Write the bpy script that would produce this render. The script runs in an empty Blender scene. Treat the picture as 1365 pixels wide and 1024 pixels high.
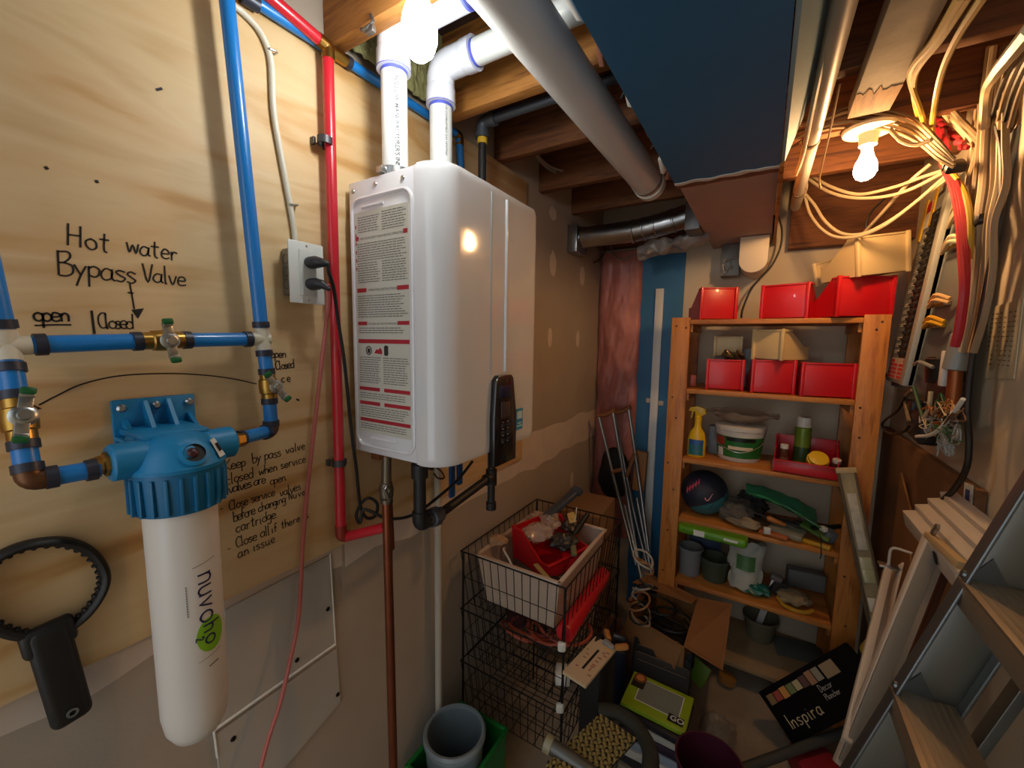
import bpy, bmesh, math, random
from mathutils import Vector as V, Matrix as MX, noise as NZ
random.seed(7)
SC = bpy.context.scene
COL = SC.collection
R = math.radians
PI = math.pi

# ------------------------------------------------------------------ camera
FPX = 542.97
YAW, PIT, ROL = R(31.584), R(-6.114), R(0.8176)
CP = V((.93, 0.0, 1.72))
_f = V((-math.sin(YAW)*math.cos(PIT), math.cos(YAW)*math.cos(PIT), math.sin(PIT)))
_r = V((math.cos(YAW), math.sin(YAW), 0)); _u = _r.cross(_f)
CR = math.cos(ROL)*_r + math.sin(ROL)*_u
CU = -math.sin(ROL)*_r + math.cos(ROL)*_u
CF = _f
cam = bpy.data.cameras.new('camera'); camo = bpy.data.objects.new('camera', cam); COL.objects.link(camo)
cam.sensor_width = 36; cam.lens = FPX/1365*36; cam.clip_start = .01
m3 = MX((CR, CU, -CF)).transposed()
camo.matrix_world = MX.Translation(CP) @ m3.to_4x4()
SC.camera = camo

# ------------------------------------------------------------------ world, exposure
w = bpy.data.worlds.new('world'); SC.world = w; w.use_nodes = True
bg = w.node_tree.nodes['Background']; bg.inputs[0].default_value = (.90, .95, 1.0, 1); bg.inputs[1].default_value = 1.45
SC.view_settings.view_transform = 'Standard'; SC.view_settings.look = 'None'
SC.view_settings.gamma = 1; SC.view_settings.use_curve_mapping = False
SC.view_settings.exposure = 0.12
LED_STRENGTH = 66; BULB_STRENGTH = 240

def ray(u, v): return CF + CR*((u-682.5)/FPX) - CU*((v-512)/FPX)
def X(x, u, v): d = ray(u, v); return CP + d*((x-CP.x)/d.x)      # where the sight line meets the plane x = const
def Y(y, u, v): d = ray(u, v); return CP + d*((y-CP.y)/d.y)
def Z(z, u, v): d = ray(u, v); return CP + d*((z-CP.z)/d.z)

# ------------------------------------------------------------------ materials
def lin(c):
    return tuple((x/12.92 if x <= .04045 else ((x+.055)/1.055)**2.4) for x in c[:3]) + (1,)
def hexc(h): return tuple(int(h[i:i+2], 16)/255 for i in (0, 2, 4))
MATS = {}
def mat(name, col, rough=.5, metal=0, var=0, vscale=6, bump=0, bscale=80, alpha=1, trans=0, emit=0, coat=0, stretch=(1,1,1), spec=.5):
    if name in MATS: return MATS[name]
    m = bpy.data.materials.new(name); m.use_nodes = True; MATS[name] = m
    nt = m.node_tree; b = nt.nodes['Principled BSDF']
    c = lin(hexc(col) if isinstance(col, str) else col)
    b.inputs['Base Color'].default_value = c; b.inputs['Roughness'].default_value = rough; b.inputs['Metallic'].default_value = metal
    b.inputs['Specular IOR Level'].default_value = spec
    if alpha < 1: b.inputs['Alpha'].default_value = alpha
    if trans: b.inputs['Transmission Weight'].default_value = trans
    if coat: b.inputs['Coat Weight'].default_value = coat; b.inputs['Coat Roughness'].default_value = .05
    if emit: b.inputs['Emission Color'].default_value = c; b.inputs['Emission Strength'].default_value = emit
    tc = nt.nodes.new('ShaderNodeTexCoord'); mp = nt.nodes.new('ShaderNodeMapping'); mp.inputs['Scale'].default_value = stretch
    nt.links.new(tc.outputs['Object'], mp.inputs[0])
    if var:
        n = nt.nodes.new('ShaderNodeTexNoise'); n.inputs['Scale'].default_value = vscale; n.inputs['Detail'].default_value = 5
        nt.links.new(mp.outputs[0], n.inputs['Vector'])
        rp = nt.nodes.new('ShaderNodeValToRGB')
        rp.color_ramp.elements[0].position = .3; rp.color_ramp.elements[1].position = .7
        rp.color_ramp.elements[0].color = tuple(x*(1-var) for x in c[:3]) + (1,)
        rp.color_ramp.elements[1].color = tuple(min(1, x*(1+var*.6)) for x in c[:3]) + (1,)
        nt.links.new(n.outputs['Fac'], rp.inputs[0]); nt.links.new(rp.outputs[0], b.inputs['Base Color'])
    if bump:
        n2 = nt.nodes.new('ShaderNodeTexNoise'); n2.inputs['Scale'].default_value = bscale; n2.inputs['Detail'].default_value = 3
        nt.links.new(mp.outputs[0], n2.inputs['Vector'])
        bp = nt.nodes.new('ShaderNodeBump'); bp.inputs['Strength'].default_value = bump; bp.inputs['Distance'].default_value = .01
        nt.links.new(n2.outputs['Fac'], bp.inputs['Height']); nt.links.new(bp.outputs[0], b.inputs['Normal'])
    return m

def wood(name, stops, scale=(1,1,1), wscale=3, dist=4, rough=.6, det=3, rot=(0,0,0), fine=.25):
    """grain: wave bands across a stretched axis, warped by noise"""
    if name in MATS: return MATS[name]
    m = bpy.data.materials.new(name); m.use_nodes = True; MATS[name] = m
    nt = m.node_tree; L = nt.links.new; b = nt.nodes['Principled BSDF']; b.inputs['Roughness'].default_value = rough
    tc = nt.nodes.new('ShaderNodeTexCoord'); mp = nt.nodes.new('ShaderNodeMapping')
    mp.inputs['Scale'].default_value = scale; mp.inputs['Rotation'].default_value = rot
    L(tc.outputs['Object'], mp.inputs[0])
    n = nt.nodes.new('ShaderNodeTexNoise'); n.inputs['Scale'].default_value = wscale; n.inputs['Detail'].default_value = det
    n.inputs['Distortion'].default_value = dist*.1
    L(mp.outputs[0], n.inputs['Vector'])
    n2 = nt.nodes.new('ShaderNodeTexNoise'); n2.inputs['Scale'].default_value = wscale*9; n2.inputs['Detail'].default_value = 4
    L(mp.outputs[0], n2.inputs['Vector'])
    mx = nt.nodes.new('ShaderNodeMath'); mx.operation = 'MULTIPLY_ADD'; mx.inputs[1].default_value = fine; 
    L(n2.outputs['Fac'], mx.inputs[0]); L(n.outputs['Fac'], mx.inputs[2])
    sb = nt.nodes.new('ShaderNodeMath'); sb.operation = 'SUBTRACT'; sb.inputs[1].default_value = fine*.5; L(mx.outputs[0], sb.inputs[0])
    rp = nt.nodes.new('ShaderNodeValToRGB'); el = rp.color_ramp.elements
    while len(el) < len(stops): el.new(.5)
    for e, (p, c) in zip(el, stops): e.position = p; e.color = lin(hexc(c))
    L(sb.outputs[0], rp.inputs[0]); L(rp.outputs[0], b.inputs['Base Color'])
    bp = nt.nodes.new('ShaderNodeBump'); bp.inputs['Strength'].default_value = .15; bp.inputs['Distance'].default_value = .004
    L(n2.outputs['Fac'], bp.inputs['Height']); L(bp.outputs[0], b.inputs['Normal'])
    return m

# ------------------------------------------------------------------ mesh builder
ORG = {}
def org(p):
    return ORG.get(p.name, V((0,0,0))) if p else V((0,0,0))
def catmull(pts, n=6, closed=False):
    pts = [V(p) for p in pts]
    if len(pts) < 3: return pts
    out = []; N = len(pts)
    rng = range(N) if closed else range(N-1)
    for i in rng:
        p1, p2 = pts[i], pts[(i+1) % N]
        p0 = pts[(i-1) % N] if (closed or i > 0) else p1*2-p2
        p3 = pts[(i+2) % N] if (closed or i+2 < N) else p2*2-p1
        for k in range(n):
            t = k/n
            out.append(.5*((2*p1)+(p2-p0)*t+(2*p0-5*p1+4*p2-p3)*t*t+(3*p1-p0-3*p2+p3)*t**3))
    if not closed: out.append(pts[-1])
    return out
def fillet(pts, rad, n=5):
    pts = [V(p) for p in pts]; out = [pts[0]]
    for i in range(1, len(pts)-1):
        a, b, c = pts[i-1], pts[i], pts[i+1]
        r = min(rad, (a-b).length*.49, (c-b).length*.49)
        p, q = b+(a-b).normalized()*r, b+(c-b).normalized()*r
        for k in range(n+1):
            t = k/n; out.append(p*(1-t)**2+b*2*t*(1-t)+q*t*t)
    out.append(pts[-1]); return out

class MB:
    def __init__(s): s.bm = bmesh.new()
    def _tail(s, n0): s.bm.verts.ensure_lookup_table(); return s.bm.verts[n0:]
    def box(s, c, size, rot=None, bev=0, seg=2):
        t = bmesh.new(); bmesh.ops.create_cube(t, size=1)
        bmesh.ops.scale(t, vec=V(size), verts=t.verts)
        if bev:
            bmesh.ops.bevel(t, geom=list(t.edges), offset=min(bev, min(size)*.48), segments=seg, profile=.5, affect='EDGES')
        if rot is not None: bmesh.ops.transform(t, matrix=rot.to_4x4(), verts=t.verts)
        bmesh.ops.translate(t, vec=V(c), verts=t.verts)
        s.merge(t); return s
    def bb(s, a, b, bev=0, seg=2):
        a, b = V(a), V(b); return s.box((a+b)/2, [abs(q) for q in (b-a)], None, bev, seg)
    def merge(s, t):
        mp = [s.bm.verts.new(v.co) for v in t.verts]; t.verts.index_update()
        for f in t.faces:
            try: s.bm.faces.new([mp[v.index] for v in f.verts])
            except ValueError: pass
        t.free()
    def raw(s, vs, fs):
        mp = [s.bm.verts.new(V(v)) for v in vs]
        for f in fs:
            try: s.bm.faces.new([mp[i] for i in f])
            except ValueError: pass
        return s
    def tube(s, pts, r, seg=10, closed=False, caps=True, flat=1, up=None):
        pts = [V(p) for p in pts]; N = len(pts)
        rr = r if isinstance(r, (list, tuple)) else [r]*N
        def tan(i):
            if closed: return (pts[(i+1) % N]-pts[i-1]).normalized()
            a = pts[max(0, i-1)]; b = pts[min(N-1, i+1)]
            d = b-a
            return d.normalized() if d.length > 1e-9 else V((0,0,1))
        t0 = tan(0); n = V(up) if up is not None else (V((0,0,1)) if abs(t0.z) < .9 else V((1,0,0)))
        n = (n-t0*n.dot(t0)).normalized(); rings = []
        for i in range(N):
            t = tan(i); n = (n-t*n.dot(t))
            n = n.normalized() if n.length > 1e-6 else t.orthogonal().normalized()
            b = t.cross(n)
            rings.append([s.bm.verts.new(pts[i]+(n*math.cos(2*PI*k/seg)*flat+b*math.sin(2*PI*k/seg))*rr[i]) for k in range(seg)])
        for i in range(N if closed else N-1):
            A, B = rings[i], rings[(i+1) % N]
            for k in range(seg): s.bm.faces.new((A[k], A[(k+1) % seg], B[(k+1) % seg], B[k]))
        if caps and not closed:
            s.bm.faces.new(rings[0][::-1]); s.bm.faces.new(rings[-1])
        return s
    def cyl(s, a, b, r0, r1=None, seg=20):
        return s.tube([a, b], [r0, r0 if r1 is None else r1], seg)
    def lathe(s, prof, c=(0,0,0), axis=(0,0,1), seg=24, close=True, xdir=None):
        c = V(c); ax = V(axis).normalized(); n = V(xdir) if xdir else ax.orthogonal().normalized(); n = (n-ax*n.dot(ax)).normalized(); b = ax.cross(n)
        rings = []
        for r, h in prof:
            if r < 1e-6: rings.append([s.bm.verts.new(c+ax*h)])
            else: rings.append([s.bm.verts.new(c+ax*h+(n*math.cos(2*PI*k/seg)+b*math.sin(2*PI*k/seg))*r) for k in range(seg)])
        for A, B in zip(rings, rings[1:]):
            for k in range(seg):
                k2 = (k+1) % seg
                if len(A) == 1 and len(B) == 1: continue
                if len(A) == 1: s.bm.faces.new((A[0], B[k2], B[k]))
                elif len(B) == 1: s.bm.faces.new((A[k], A[k2], B[0]))
                else: s.bm.faces.new((A[k], A[k2], B[k2], B[k]))
        if close:
            if len(rings[0]) > 1: s.bm.faces.new(rings[0][::-1])
            if len(rings[-1]) > 1: s.bm.faces.new(rings[-1])
        return s
    def prism(s, poly, vec, bev=0):
        t = bmesh.new(); vec = V(vec)
        A = [t.verts.new(V(p)) for p in poly]; B = [t.verts.new(V(p)+vec) for p in poly]; N = len(A)
        t.faces.new(A[::-1]); t.faces.new(B)
        for i in range(N): t.faces.new((A[i], A[(i+1) % N], B[(i+1) % N], B[i]))
        bmesh.ops.recalc_face_normals(t, faces=t.faces)
        if bev: bmesh.ops.bevel(t, geom=list(t.edges), offset=bev, segments=2, profile=.5, affect='EDGES')
        s.merge(t); return s
    def ell(s, c, rad, seg=20, rings=12, amp=0, freq=8, rot=None):
        t = bmesh.new(); bmesh.ops.create_uvsphere(t, u_segments=seg, v_segments=rings, radius=1)
        for v in t.verts:
            k = 1+amp*NZ.noise(v.co*freq*.3+V(c)*7)
            v.co = V((v.co.x*rad[0]*k, v.co.y*rad[1]*k, v.co.z*rad[2]*k))
        if rot is not None: bmesh.ops.transform(t, matrix=rot.to_4x4(), verts=t.verts)
        bmesh.ops.translate(t, vec=V(c), verts=t.verts); s.merge(t); return s
    def sheet(s, fn, nu, nv, th=0):
        """fn(a,b)->point, a,b in 0..1; th gives it thickness along its normals"""
        t = bmesh.new(); g = [[t.verts.new(V(fn(i/nu, j/nv))) for j in range(nv+1)] for i in range(nu+1)]
        for i in range(nu):
            for j in range(nv): t.faces.new((g[i][j], g[i+1][j], g[i+1][j+1], g[i][j+1]))
        bmesh.ops.recalc_face_normals(t, faces=t.faces)
        if th:
            bmesh.ops.solidify(t, geom=list(t.faces), thickness=th)
        s.merge(t); return s
    FLIPY = False
    def obj(s, name, m, parent=None, smooth=True, local=False, loc=None, ang=38):
        me = bpy.data.meshes.new(name)
        o = bpy.data.objects.new(name, me); COL.objects.link(o)
        if loc is None and not local and not parent and len(s.bm.verts):
            xs = [v.co for v in s.bm.verts]; n = len(xs)
            loc = (sum(p.x for p in xs)/n, sum(p.y for p in xs)/n, min(p.z for p in xs))
        base = V(loc) if loc is not None else (V((0,0,0)) if local else org(parent))
        if MB.FLIPY:
            for v in s.bm.verts: v.co.y = -v.co.y
        bmesh.ops.recalc_face_normals(s.bm, faces=s.bm.faces)
        if base.length: bmesh.ops.translate(s.bm, vec=-base, verts=s.bm.verts)
        s.bm.to_mesh(me); s.bm.free()
        if smooth:
            me.polygons.foreach_set('use_smooth', [True]*len(me.polygons)); me.set_sharp_from_angle(angle=R(ang))
        me.materials.append(m)
        if parent: o.parent = parent
        elif loc is not None: o.location = V(loc)
        ORG[o.name] = base
        return o

def tag(o, label, cat, group=None):
    o['label'] = label; o['category'] = cat
    if group: o['group'] = group
    return o
def thing(name, label, cat, loc=(0,0,0), group=None, local=False, rot=(0,0,0)):
    o = bpy.data.objects.new(name, None); COL.objects.link(o); o.location = V(loc); o.rotation_euler = rot; o.empty_display_size = .05
    ORG[o.name] = V((0,0,0)) if local else V(loc)
    return tag(o, label, cat, group)
def struct(o, label=None):
    o['kind'] = 'structure'
    if label: o['label'] = label
    return o
def dup(root, loc, rot=None, label=None, group=None, scale=None):
    r = root.copy(); COL.objects.link(r); r.location = V(loc)
    if rot is not None: r.rotation_euler = rot
    if scale: r.scale = scale
    if label: r['label'] = label
    if group: r['group'] = group
    for ch in list(root.children):
        c = ch.copy(); COL.objects.link(c); c.parent = r
        for g in ch.children:
            d = g.copy(); COL.objects.link(d); d.parent = c
    return r
def rz(a): return MX.Rotation(a, 3, 'Z')
def rxyz(a, b, c): return (MX.Rotation(c, 3, 'Z') @ MX.Rotation(b, 3, 'Y') @ MX.Rotation(a, 3, 'X'))
def align(d, up=(0,0,1)):
    """matrix whose local x runs along d and local z is as near to up as it can be"""
    x = V(d).normalized(); z = V(up); z = (z-x*z.dot(x)).normalized(); y = z.cross(x)
    return MX((x, y, z)).transposed()

# ------------------------------------------------------------------ lettering
GL = {  # hand-drawn strokes, x-height 4, ascender 8, descender -3
'a':[[(3.2,3.6),(1.6,4),(.4,2.6),(.4,1),(1.4,.1),(2.7,.8),(3.2,3)],[(3.3,4),(3.1,1),(3.8,.1)]],
'b':[[(.5,8),(.5,0)],[(.5,3),(1.8,4),(3.2,2.8),(3,.8),(1.6,0),(.5,.6)]],
'c':[[(3,3.4),(1.8,4),(.5,2.6),(.6,.9),(1.8,0),(3.2,.7)]],
'd':[[(3,3.2),(1.7,4),(.4,2.5),(.5,.8),(1.6,0),(2.9,.9)],[(3.2,8),(3.1,0)]],
'e':[[(.5,2),(3.2,2.3),(2.6,3.8),(1.3,3.9),(.4,2.2),(.8,.5),(2,0),(3.4,.6)]],
'f':[[(3.2,7.4),(2.2,8),(1.4,6.8),(1.3,0)],[(.3,4),(2.8,4.2)]],
'g':[[(3,3.4),(1.7,4),(.5,2.6),(.8,.9),(2,.6),(3,2)],[(3.2,4),(3,-2),(1.6,-3),(.4,-2.2)]],
'h':[[(.5,8),(.5,0)],[(.5,2.6),(1.8,4),(2.9,3),(3,0)]],
'i':[[(.8,4),(.8,.4),(1.3,0)],[(.8,5.6),(.9,5.8)]],
'l':[[(.7,8),(.7,.5),(1.3,0)]],
'n':[[(.5,4),(.5,0)],[(.5,2.6),(1.8,4),(2.9,3),(3,0)]],
'o':[[(1.8,4),(.5,2.8),(.6,.9),(1.8,0),(3.1,1),(3.1,3),(1.8,4)]],
'p':[[(.5,4),(.4,-3)],[(.5,3),(1.8,4),(3.1,2.9),(2.8,1),(1.6,.3),(.5,1)]],
'r':[[(.5,4),(.6,0)],[(.6,2.4),(1.5,3.8),(2.6,3.6)]],
's':[[(2.8,3.5),(1.5,4),(.6,3.1),(1.6,2.2),(2.8,1.2),(1.8,.1),(.4,.5)]],
't':[[(1.5,7),(1.4,.8),(2.4,0)],[(.1,4.6),(2.9,4.8)]],
'u':[[(.5,4),(.6,1),(1.6,0),(2.8,1.2)],[(3,4),(3,.6),(3.6,0)]],
'v':[[(.3,4),(1.6,0),(3.1,4)]],
'w':[[(.3,4),(1.2,0),(2.2,3.2),(3.2,0),(4.2,4)]],
'y':[[(.4,4),(1.7,.8)],[(3.2,4),(1.7,.6),(.5,-3)]],
'm':[[(.5,4),(.5,0)],[(.5,2.6),(1.5,4),(2.2,3),(2.2,0)],[(2.2,2.8),(3.2,4),(4,3),(4,0)]],
'H':[[(.6,8),(.5,0)],[(3.9,8),(3.8,0)],[(.6,4),(3.9,4.3)]],
'B':[[(.6,8),(.5,0)],[(.4,7.6),(2.8,8),(3.4,6.4),(2,4.4),(.6,4.2)],[(1.5,4.3),(3.6,3.6),(3.8,1.4),(2.2,0),(.4,.1)]],
'V':[[(.2,8),(1.9,0),(3.6,8.2)]],
'C':[[(3.8,6.8),(2.4,8),(.8,6),(.6,2.4),(1.8,.2),(4,1)]],
'P':[[(.6,8),(.5,0)],[(.4,7.6),(2.8,8),(3.4,6.2),(2.2,4.2),(.6,4)]],
'K':[[(.6,8),(.5,0)],[(3.6,8),(.6,3.6),(3.8,0)]],
'N':[[(.5,0),(.6,8),(3.4,0),(3.5,8)]],
'I':[[(.8,8),(.8,0)]],
'D':[[(.6,8),(.5,0)],[(.4,8),(3,7),(3.6,3.4),(2.4,.5),(.4,0)]],
'.':[[(.6,.1),(.9,.3)]], '-':[[(.3,2.2),(2.4,2.3)]], '|':[[(.5,9),(.5,-2)]], '2':[[(.4,6.4),(1.8,8),(3.2,6.2),(.4,0),(3.6,.1)]]}
def strokes(mb, text, mapf, h, lw, jit=.1, space=1.0, th=.0006, smooth=True):
    """text in drawn strokes; h is the x-height; mapf(a,b) gives (point, normal) for a along and b up"""
    k = h/4; x = 0
    for ch in text:
        if ch == ' ': x += 3.2*space; continue
        g = GL.get(ch)
        if not g: x += 3; continue
        wd = max(p[0] for st in g for p in st)
        dy = random.uniform(-jit, jit)*2
        for st in g:
            pp = [V((x+p[0]+random.uniform(-jit, jit), p[1]+dy+random.uniform(-jit, jit), 0))*k for p in st]
            if smooth and len(pp) > 2: pp = catmull(pp, 4)
            P3 = [mapf(p.x, p.y) for p in pp]
            ribbon(mb, [q[0] for q in P3], [q[1] for q in P3], lw, th)
        x += (wd+1.1)*space
    return x*k
def ribbon(mb, pts, nrm, lw, th):
    """a flat pen stroke with a little thickness lying on a surface"""
    N = len(pts)
    if N < 2: return
    vs = []; fs = []
    for i in range(N):
        t = (pts[min(N-1, i+1)]-pts[max(0, i-1)])
        t = t.normalized() if t.length > 1e-9 else V((0,0,1))
        b = t.cross(nrm[i]).normalized()*lw*.5
        vs += [pts[i]-b+nrm[i]*th, pts[i]+b+nrm[i]*th, pts[i]+b*1.02, pts[i]-b*1.02]
    for i in range(N-1):
        for k in range(4): fs.append((i*4+k, i*4+(k+1) % 4, i*4+4+(k+1) % 4, i*4+4+k))
    fs += [(0,1,2,3), (N*4-4, N*4-1, N*4-2, N*4-3)]
    mb.raw(vs, fs)
def ftext(mb, text, mapf, size, align_='LEFT', bold=0):
    cu = bpy.data.curves.new('lettering', 'FONT'); cu.body = text; cu.size = size; cu.align_x = align_; cu.resolution_u = 3; cu.offset = bold
    o = bpy.data.objects.new('lettering', cu); COL.objects.link(o)
    dg = bpy.context.evaluated_depsgraph_get(); dg.update()
    me = bpy.data.meshes.new_from_object(o.evaluated_get(dg))
    vs = [mapf(v.co.x, v.co.y)[0]+mapf(v.co.x, v.co.y)[1]*.0006 for v in me.vertices]
    mb.raw(vs, [tuple(p.vertices) for p in me.polygons])
    bpy.data.objects.remove(o); bpy.data.curves.remove(cu); bpy.data.meshes.remove(me)
def plane_map(o, a, b):
    o, a, b = V(o), V(a).normalized(), V(b).normalized(); n = a.cross(b).normalized()
    return lambda s, t: (o+a*s+b*t, n)

# ------------------------------------------------------------------ the room
O0 = (0,0,0)
M_dry = mat('bare_drywall', 'a99c8d', .9, var=.10, vscale=3, bump=.04, bscale=120)
M_mud = mat('joint_compound', 'cfc0b2', .9, var=.07, vscale=9)
M_patch = mat('patch_drywall', 'b0aaa0', .9, var=.08, vscale=4)
M_cream = mat('cream_drywall', 'cdbfa6', .85, var=.06, vscale=3, bump=.03, bscale=90)
M_conc = mat('concrete', 'a89a86', .9, var=.16, vscale=5, bump=.15, bscale=40)
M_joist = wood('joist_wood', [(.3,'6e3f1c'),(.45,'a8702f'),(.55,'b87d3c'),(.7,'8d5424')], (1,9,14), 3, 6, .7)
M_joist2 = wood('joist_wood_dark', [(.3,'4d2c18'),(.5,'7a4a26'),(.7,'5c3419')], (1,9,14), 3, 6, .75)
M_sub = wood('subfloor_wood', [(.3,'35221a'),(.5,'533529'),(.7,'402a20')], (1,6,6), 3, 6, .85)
M_blue = mat('navy_paint', '2a6a98', .55, var=.05, vscale=4, bump=.03, bscale=60)
M_pblue = mat('pale_blue_side', '8aa9b8', .6, var=.05, vscale=5)  # soffit side, a paler blue than the navy underside
M_tear = mat('torn_paper', '7a4a35', .95, var=.2, vscale=20)
M_white = mat('white_paint', 'dcdcd6', .5)
M_black = mat('black_ink', '15130f', .6)

fl = MB().bb((-.3,-2.2,-.08), (1.9,2.8,0)).obj('floor', M_conc, loc=O0); struct(fl)
wl = MB().bb((-.12,-2.2,0), (0,2.72,2.66)).obj('wall_left', M_dry, loc=O0); struct(wl)
wb = MB().bb((-.12,2.6,0), (1.72,2.72,2.66)).obj('wall_back', M_cream, loc=O0); struct(wb)
wr = MB().bb((1.47,-2.2,0), (1.6,2.6,2.66)).obj('wall_right', M_cream, loc=O0); struct(wr)
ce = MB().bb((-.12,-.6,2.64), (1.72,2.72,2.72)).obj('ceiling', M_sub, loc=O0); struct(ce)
for y in (.28, .665, 1.045, 1.375, 1.74, 2.11):
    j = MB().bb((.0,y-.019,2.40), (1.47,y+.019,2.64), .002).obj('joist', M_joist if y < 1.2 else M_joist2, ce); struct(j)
# old painted board below the joists, running away from the camera
bd = MB().bb((1.085,.3,2.355), (1.175,1.53,2.398), .002).obj('painted_board', mat('old_grey_paint', 'a59b8b', .85, var=.25, vscale=9, bump=.1, bscale=30), ce); struct(bd)
bw = [V((1.086+.089*k/12, 1.40+.05*NZ.noise(V((k*.9,2,0)))-.0*k, 2.3545)) for k in range(13)]
struct(MB().prism(bw+[V((1.174,1.529,2.3545)),V((1.086,1.529,2.3545))], (0,0,-.0012)).obj('bare_wood_patch', wood('bare_end_wood', [(.3,'8a5a30'),(.5,'b98c55'),(.7,'a3713c')], (14,2,9), 3, 6, .8), ce, smooth=False))
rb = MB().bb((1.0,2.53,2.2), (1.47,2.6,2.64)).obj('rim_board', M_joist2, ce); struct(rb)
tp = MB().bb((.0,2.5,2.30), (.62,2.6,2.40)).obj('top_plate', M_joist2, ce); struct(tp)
# joint compound on the left wall
def blob(y, z, ry, rz_, wob=.25, th=.0012, n=18, seed=0):
    return [V((0, y+ry*math.cos(2*PI*k/n)*(1+wob*NZ.noise(V((k*.7,seed,0)))), z+rz_*math.sin(2*PI*k/n)*(1+wob*NZ.noise(V((k*.9,seed,5)))))) for k in range(n)]
m = MB(); top = []; bot = []
for k in range(41):
    y = .66+k*(2.6-.66)/40
    top.append(V((0, y, 1.275+.03*NZ.noise(V((y*5,0,0)))))); bot.append(V((0, y, 1.10+.035*NZ.noise(V((y*6,3,0))))))
m.prism(top+bot[::-1], (.0015,0,0))
top = [V((0,-.6+k*.05,1.175)) for k in range(26)]; bot = [V((0,-.6+k*.05,1.118+.018*NZ.noise(V((k*.5,7,0))))) for k in range(26)]
m.prism(top+bot[::-1], (.0012,0,0)); m.obj('joint_compound', M_mud, wl, smooth=False)
for k, (u, v, a, b) in enumerate([(737,352,.018,.06),(776,368,.018,.055),(737,285,.02,.03),(733,450,.012,.05),(770,452,.012,.05),(762,640,.012,.05)]):
    p = X(0, u, v); MB().prism(blob(p.y, p.z, a*2, b, seed=k), (.0012,0,0)).obj('screw_patch', M_mud, wl, smooth=False)
# patch panels low on the left wall
m = MB(); q = [X(0,285,972), X(0,299,812), X(0,440,738), X(0,447,857)]
m.prism(q, (.006,0,0)); pa = m.obj('patch_panel', M_patch, wl, smooth=False)
m = MB(); q2 = [X(0,300,1100), X(0,285,978), X(0,447,863), X(0,452,935), X(0,345,1060)]
m.prism(q2, (.006,0,0)); pb = m.obj('patch_panel', M_patch, wl, smooth=False)
m = MB(); m.tube([X(.006,285,974), X(.006,447,859)], .0035, 6); m.tube([X(.006,440,738), X(.006,447,857)], .002, 6); m.tube([X(.006,285,974), X(.006,290,1010)], .0025, 6)
m.obj('patch_bead', M_white, wl)
for u, v in ((437,812),(396,880),(311,985),(450,926)):
    p = X(.006, u, v); MB().lathe([(.0,.003),(.005,.002),(.006,0)], p, (1,0,0), 10).obj('screw', mat('dark_screw','2a2622',.4,.8), wl)
# sheets on the back wall: pink insulation behind plastic, a blue painted strip, bare pieces
def ins(a, b):
    x = .004+a*.262; z = .45+b*1.82
    return V((x, 2.585-.05*math.sin(PI*a)**.5-.018*NZ.noise(V((x*16,z*7,1)))-.008*NZ.noise(V((x*50,z*30,2))), z))
M_ins = mat('pink_insulation', 'b8766e', .42, var=.22, vscale=7, bump=.22, bscale=16, stretch=(1,1,.6), spec=.4)
struct(MB().sheet(ins, 30, 90, .004).obj('insulation_batt', M_ins, wb))
poly = []
for k in range(24):
    z = 0+2.24*k/23; poly.append(V((.262+.012*NZ.noise(V((z*5,1,0))), 2.595, z)))
for k in range(24):
    z = 2.24-2.24*k/23; poly.append(V((.508, 2.595, z)))
bp = struct(MB().prism(poly, (0,-.014,0)).obj('blue_panel', mat('blue_wall_paint','2a6b97',.5,var=.06,vscale=5), wb, smooth=False))
struct(MB().bb((.354,2.566,.02),(.400,2.581,2.04),.002).obj('white_strip', M_white, wb))
m = MB()
for dx, z in ((-.035,1.36),(.04,1.35)):
    m.box((.376+dx,2.578,z),(.03,.01,.03),None,.004)
m.obj('strip_clip', mat('old_white_clip','b9b2a4',.6), wb)

# soffit: navy box under the joists, bare board beyond the torn paint edge
so = MB().bb((.64,-.6,2.245), (.934,1.505,2.395)).obj('trim_1', M_blue, loc=O0); struct(so, 'navy blue painted soffit box under the joists')
bare = MB(); bare.bb((.648,1.505,2.247), (.93,2.04,2.39)); bare.bb((.648,2.046,2.247),(.925,2.6,2.39))
M_bare = mat('bare_pink_board', 'b39486', .9, var=.08, vscale=4)
struct(bare.obj('bare_board', M_bare, so, smooth=False))
tp_, bt_ = [], []
for k in range(25):
    x = .64+.294*k/24
    tp_.append(V((x, 1.485+.016*NZ.noise(V((x*22,0,0))), 2.246))); bt_.append(V((x, 1.535+.012*NZ.noise(V((x*30,4,0))), 2.246)))
struct(MB().prism(tp_+bt_[::-1], (0,0,-.0025)).obj('torn_paper_edge', M_tear, so, smooth=False))
tp_, bt_ = [], []
for k in range(25):
    x = .64+.294*k/24
    tp_.append(V((x, 1.478+.016*NZ.noise(V((x*22,0,0))), 2.244))); bt_.append(V((x, 1.496+.014*NZ.noise(V((x*25,0,3))), 2.244)))
struct(MB().prism(tp_+bt_[::-1], (0,0,-.003)).obj('torn_white_paper', M_white, so, smooth=False))
sd = MB(); sd.prism([(.944,-.5,2.247),(.944,1.47,2.247),(1.0,1.40,2.397),(1.0,-.5,2.397)], (-.008,0,0)); struct(sd.obj('side_panel', M_pblue, so, smooth=False))
struct(MB().bb((.932,1.47,2.235),(.944,2.6,2.39)).obj('side_board', M_joist, so))
# ragged flakes of drywall along the left edge of the soffit
for k in range(7):
    y = .5+k*.16+random.uniform(-.03,.03)
    MB().box((.637,y,2.26+random.uniform(0,.03)),(.012,.05+random.uniform(0,.03),.04),rxyz(random.uniform(-.5,.5),.4,0),.002).obj('torn_flake', M_white if k % 2 else M_tear, so)
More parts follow.
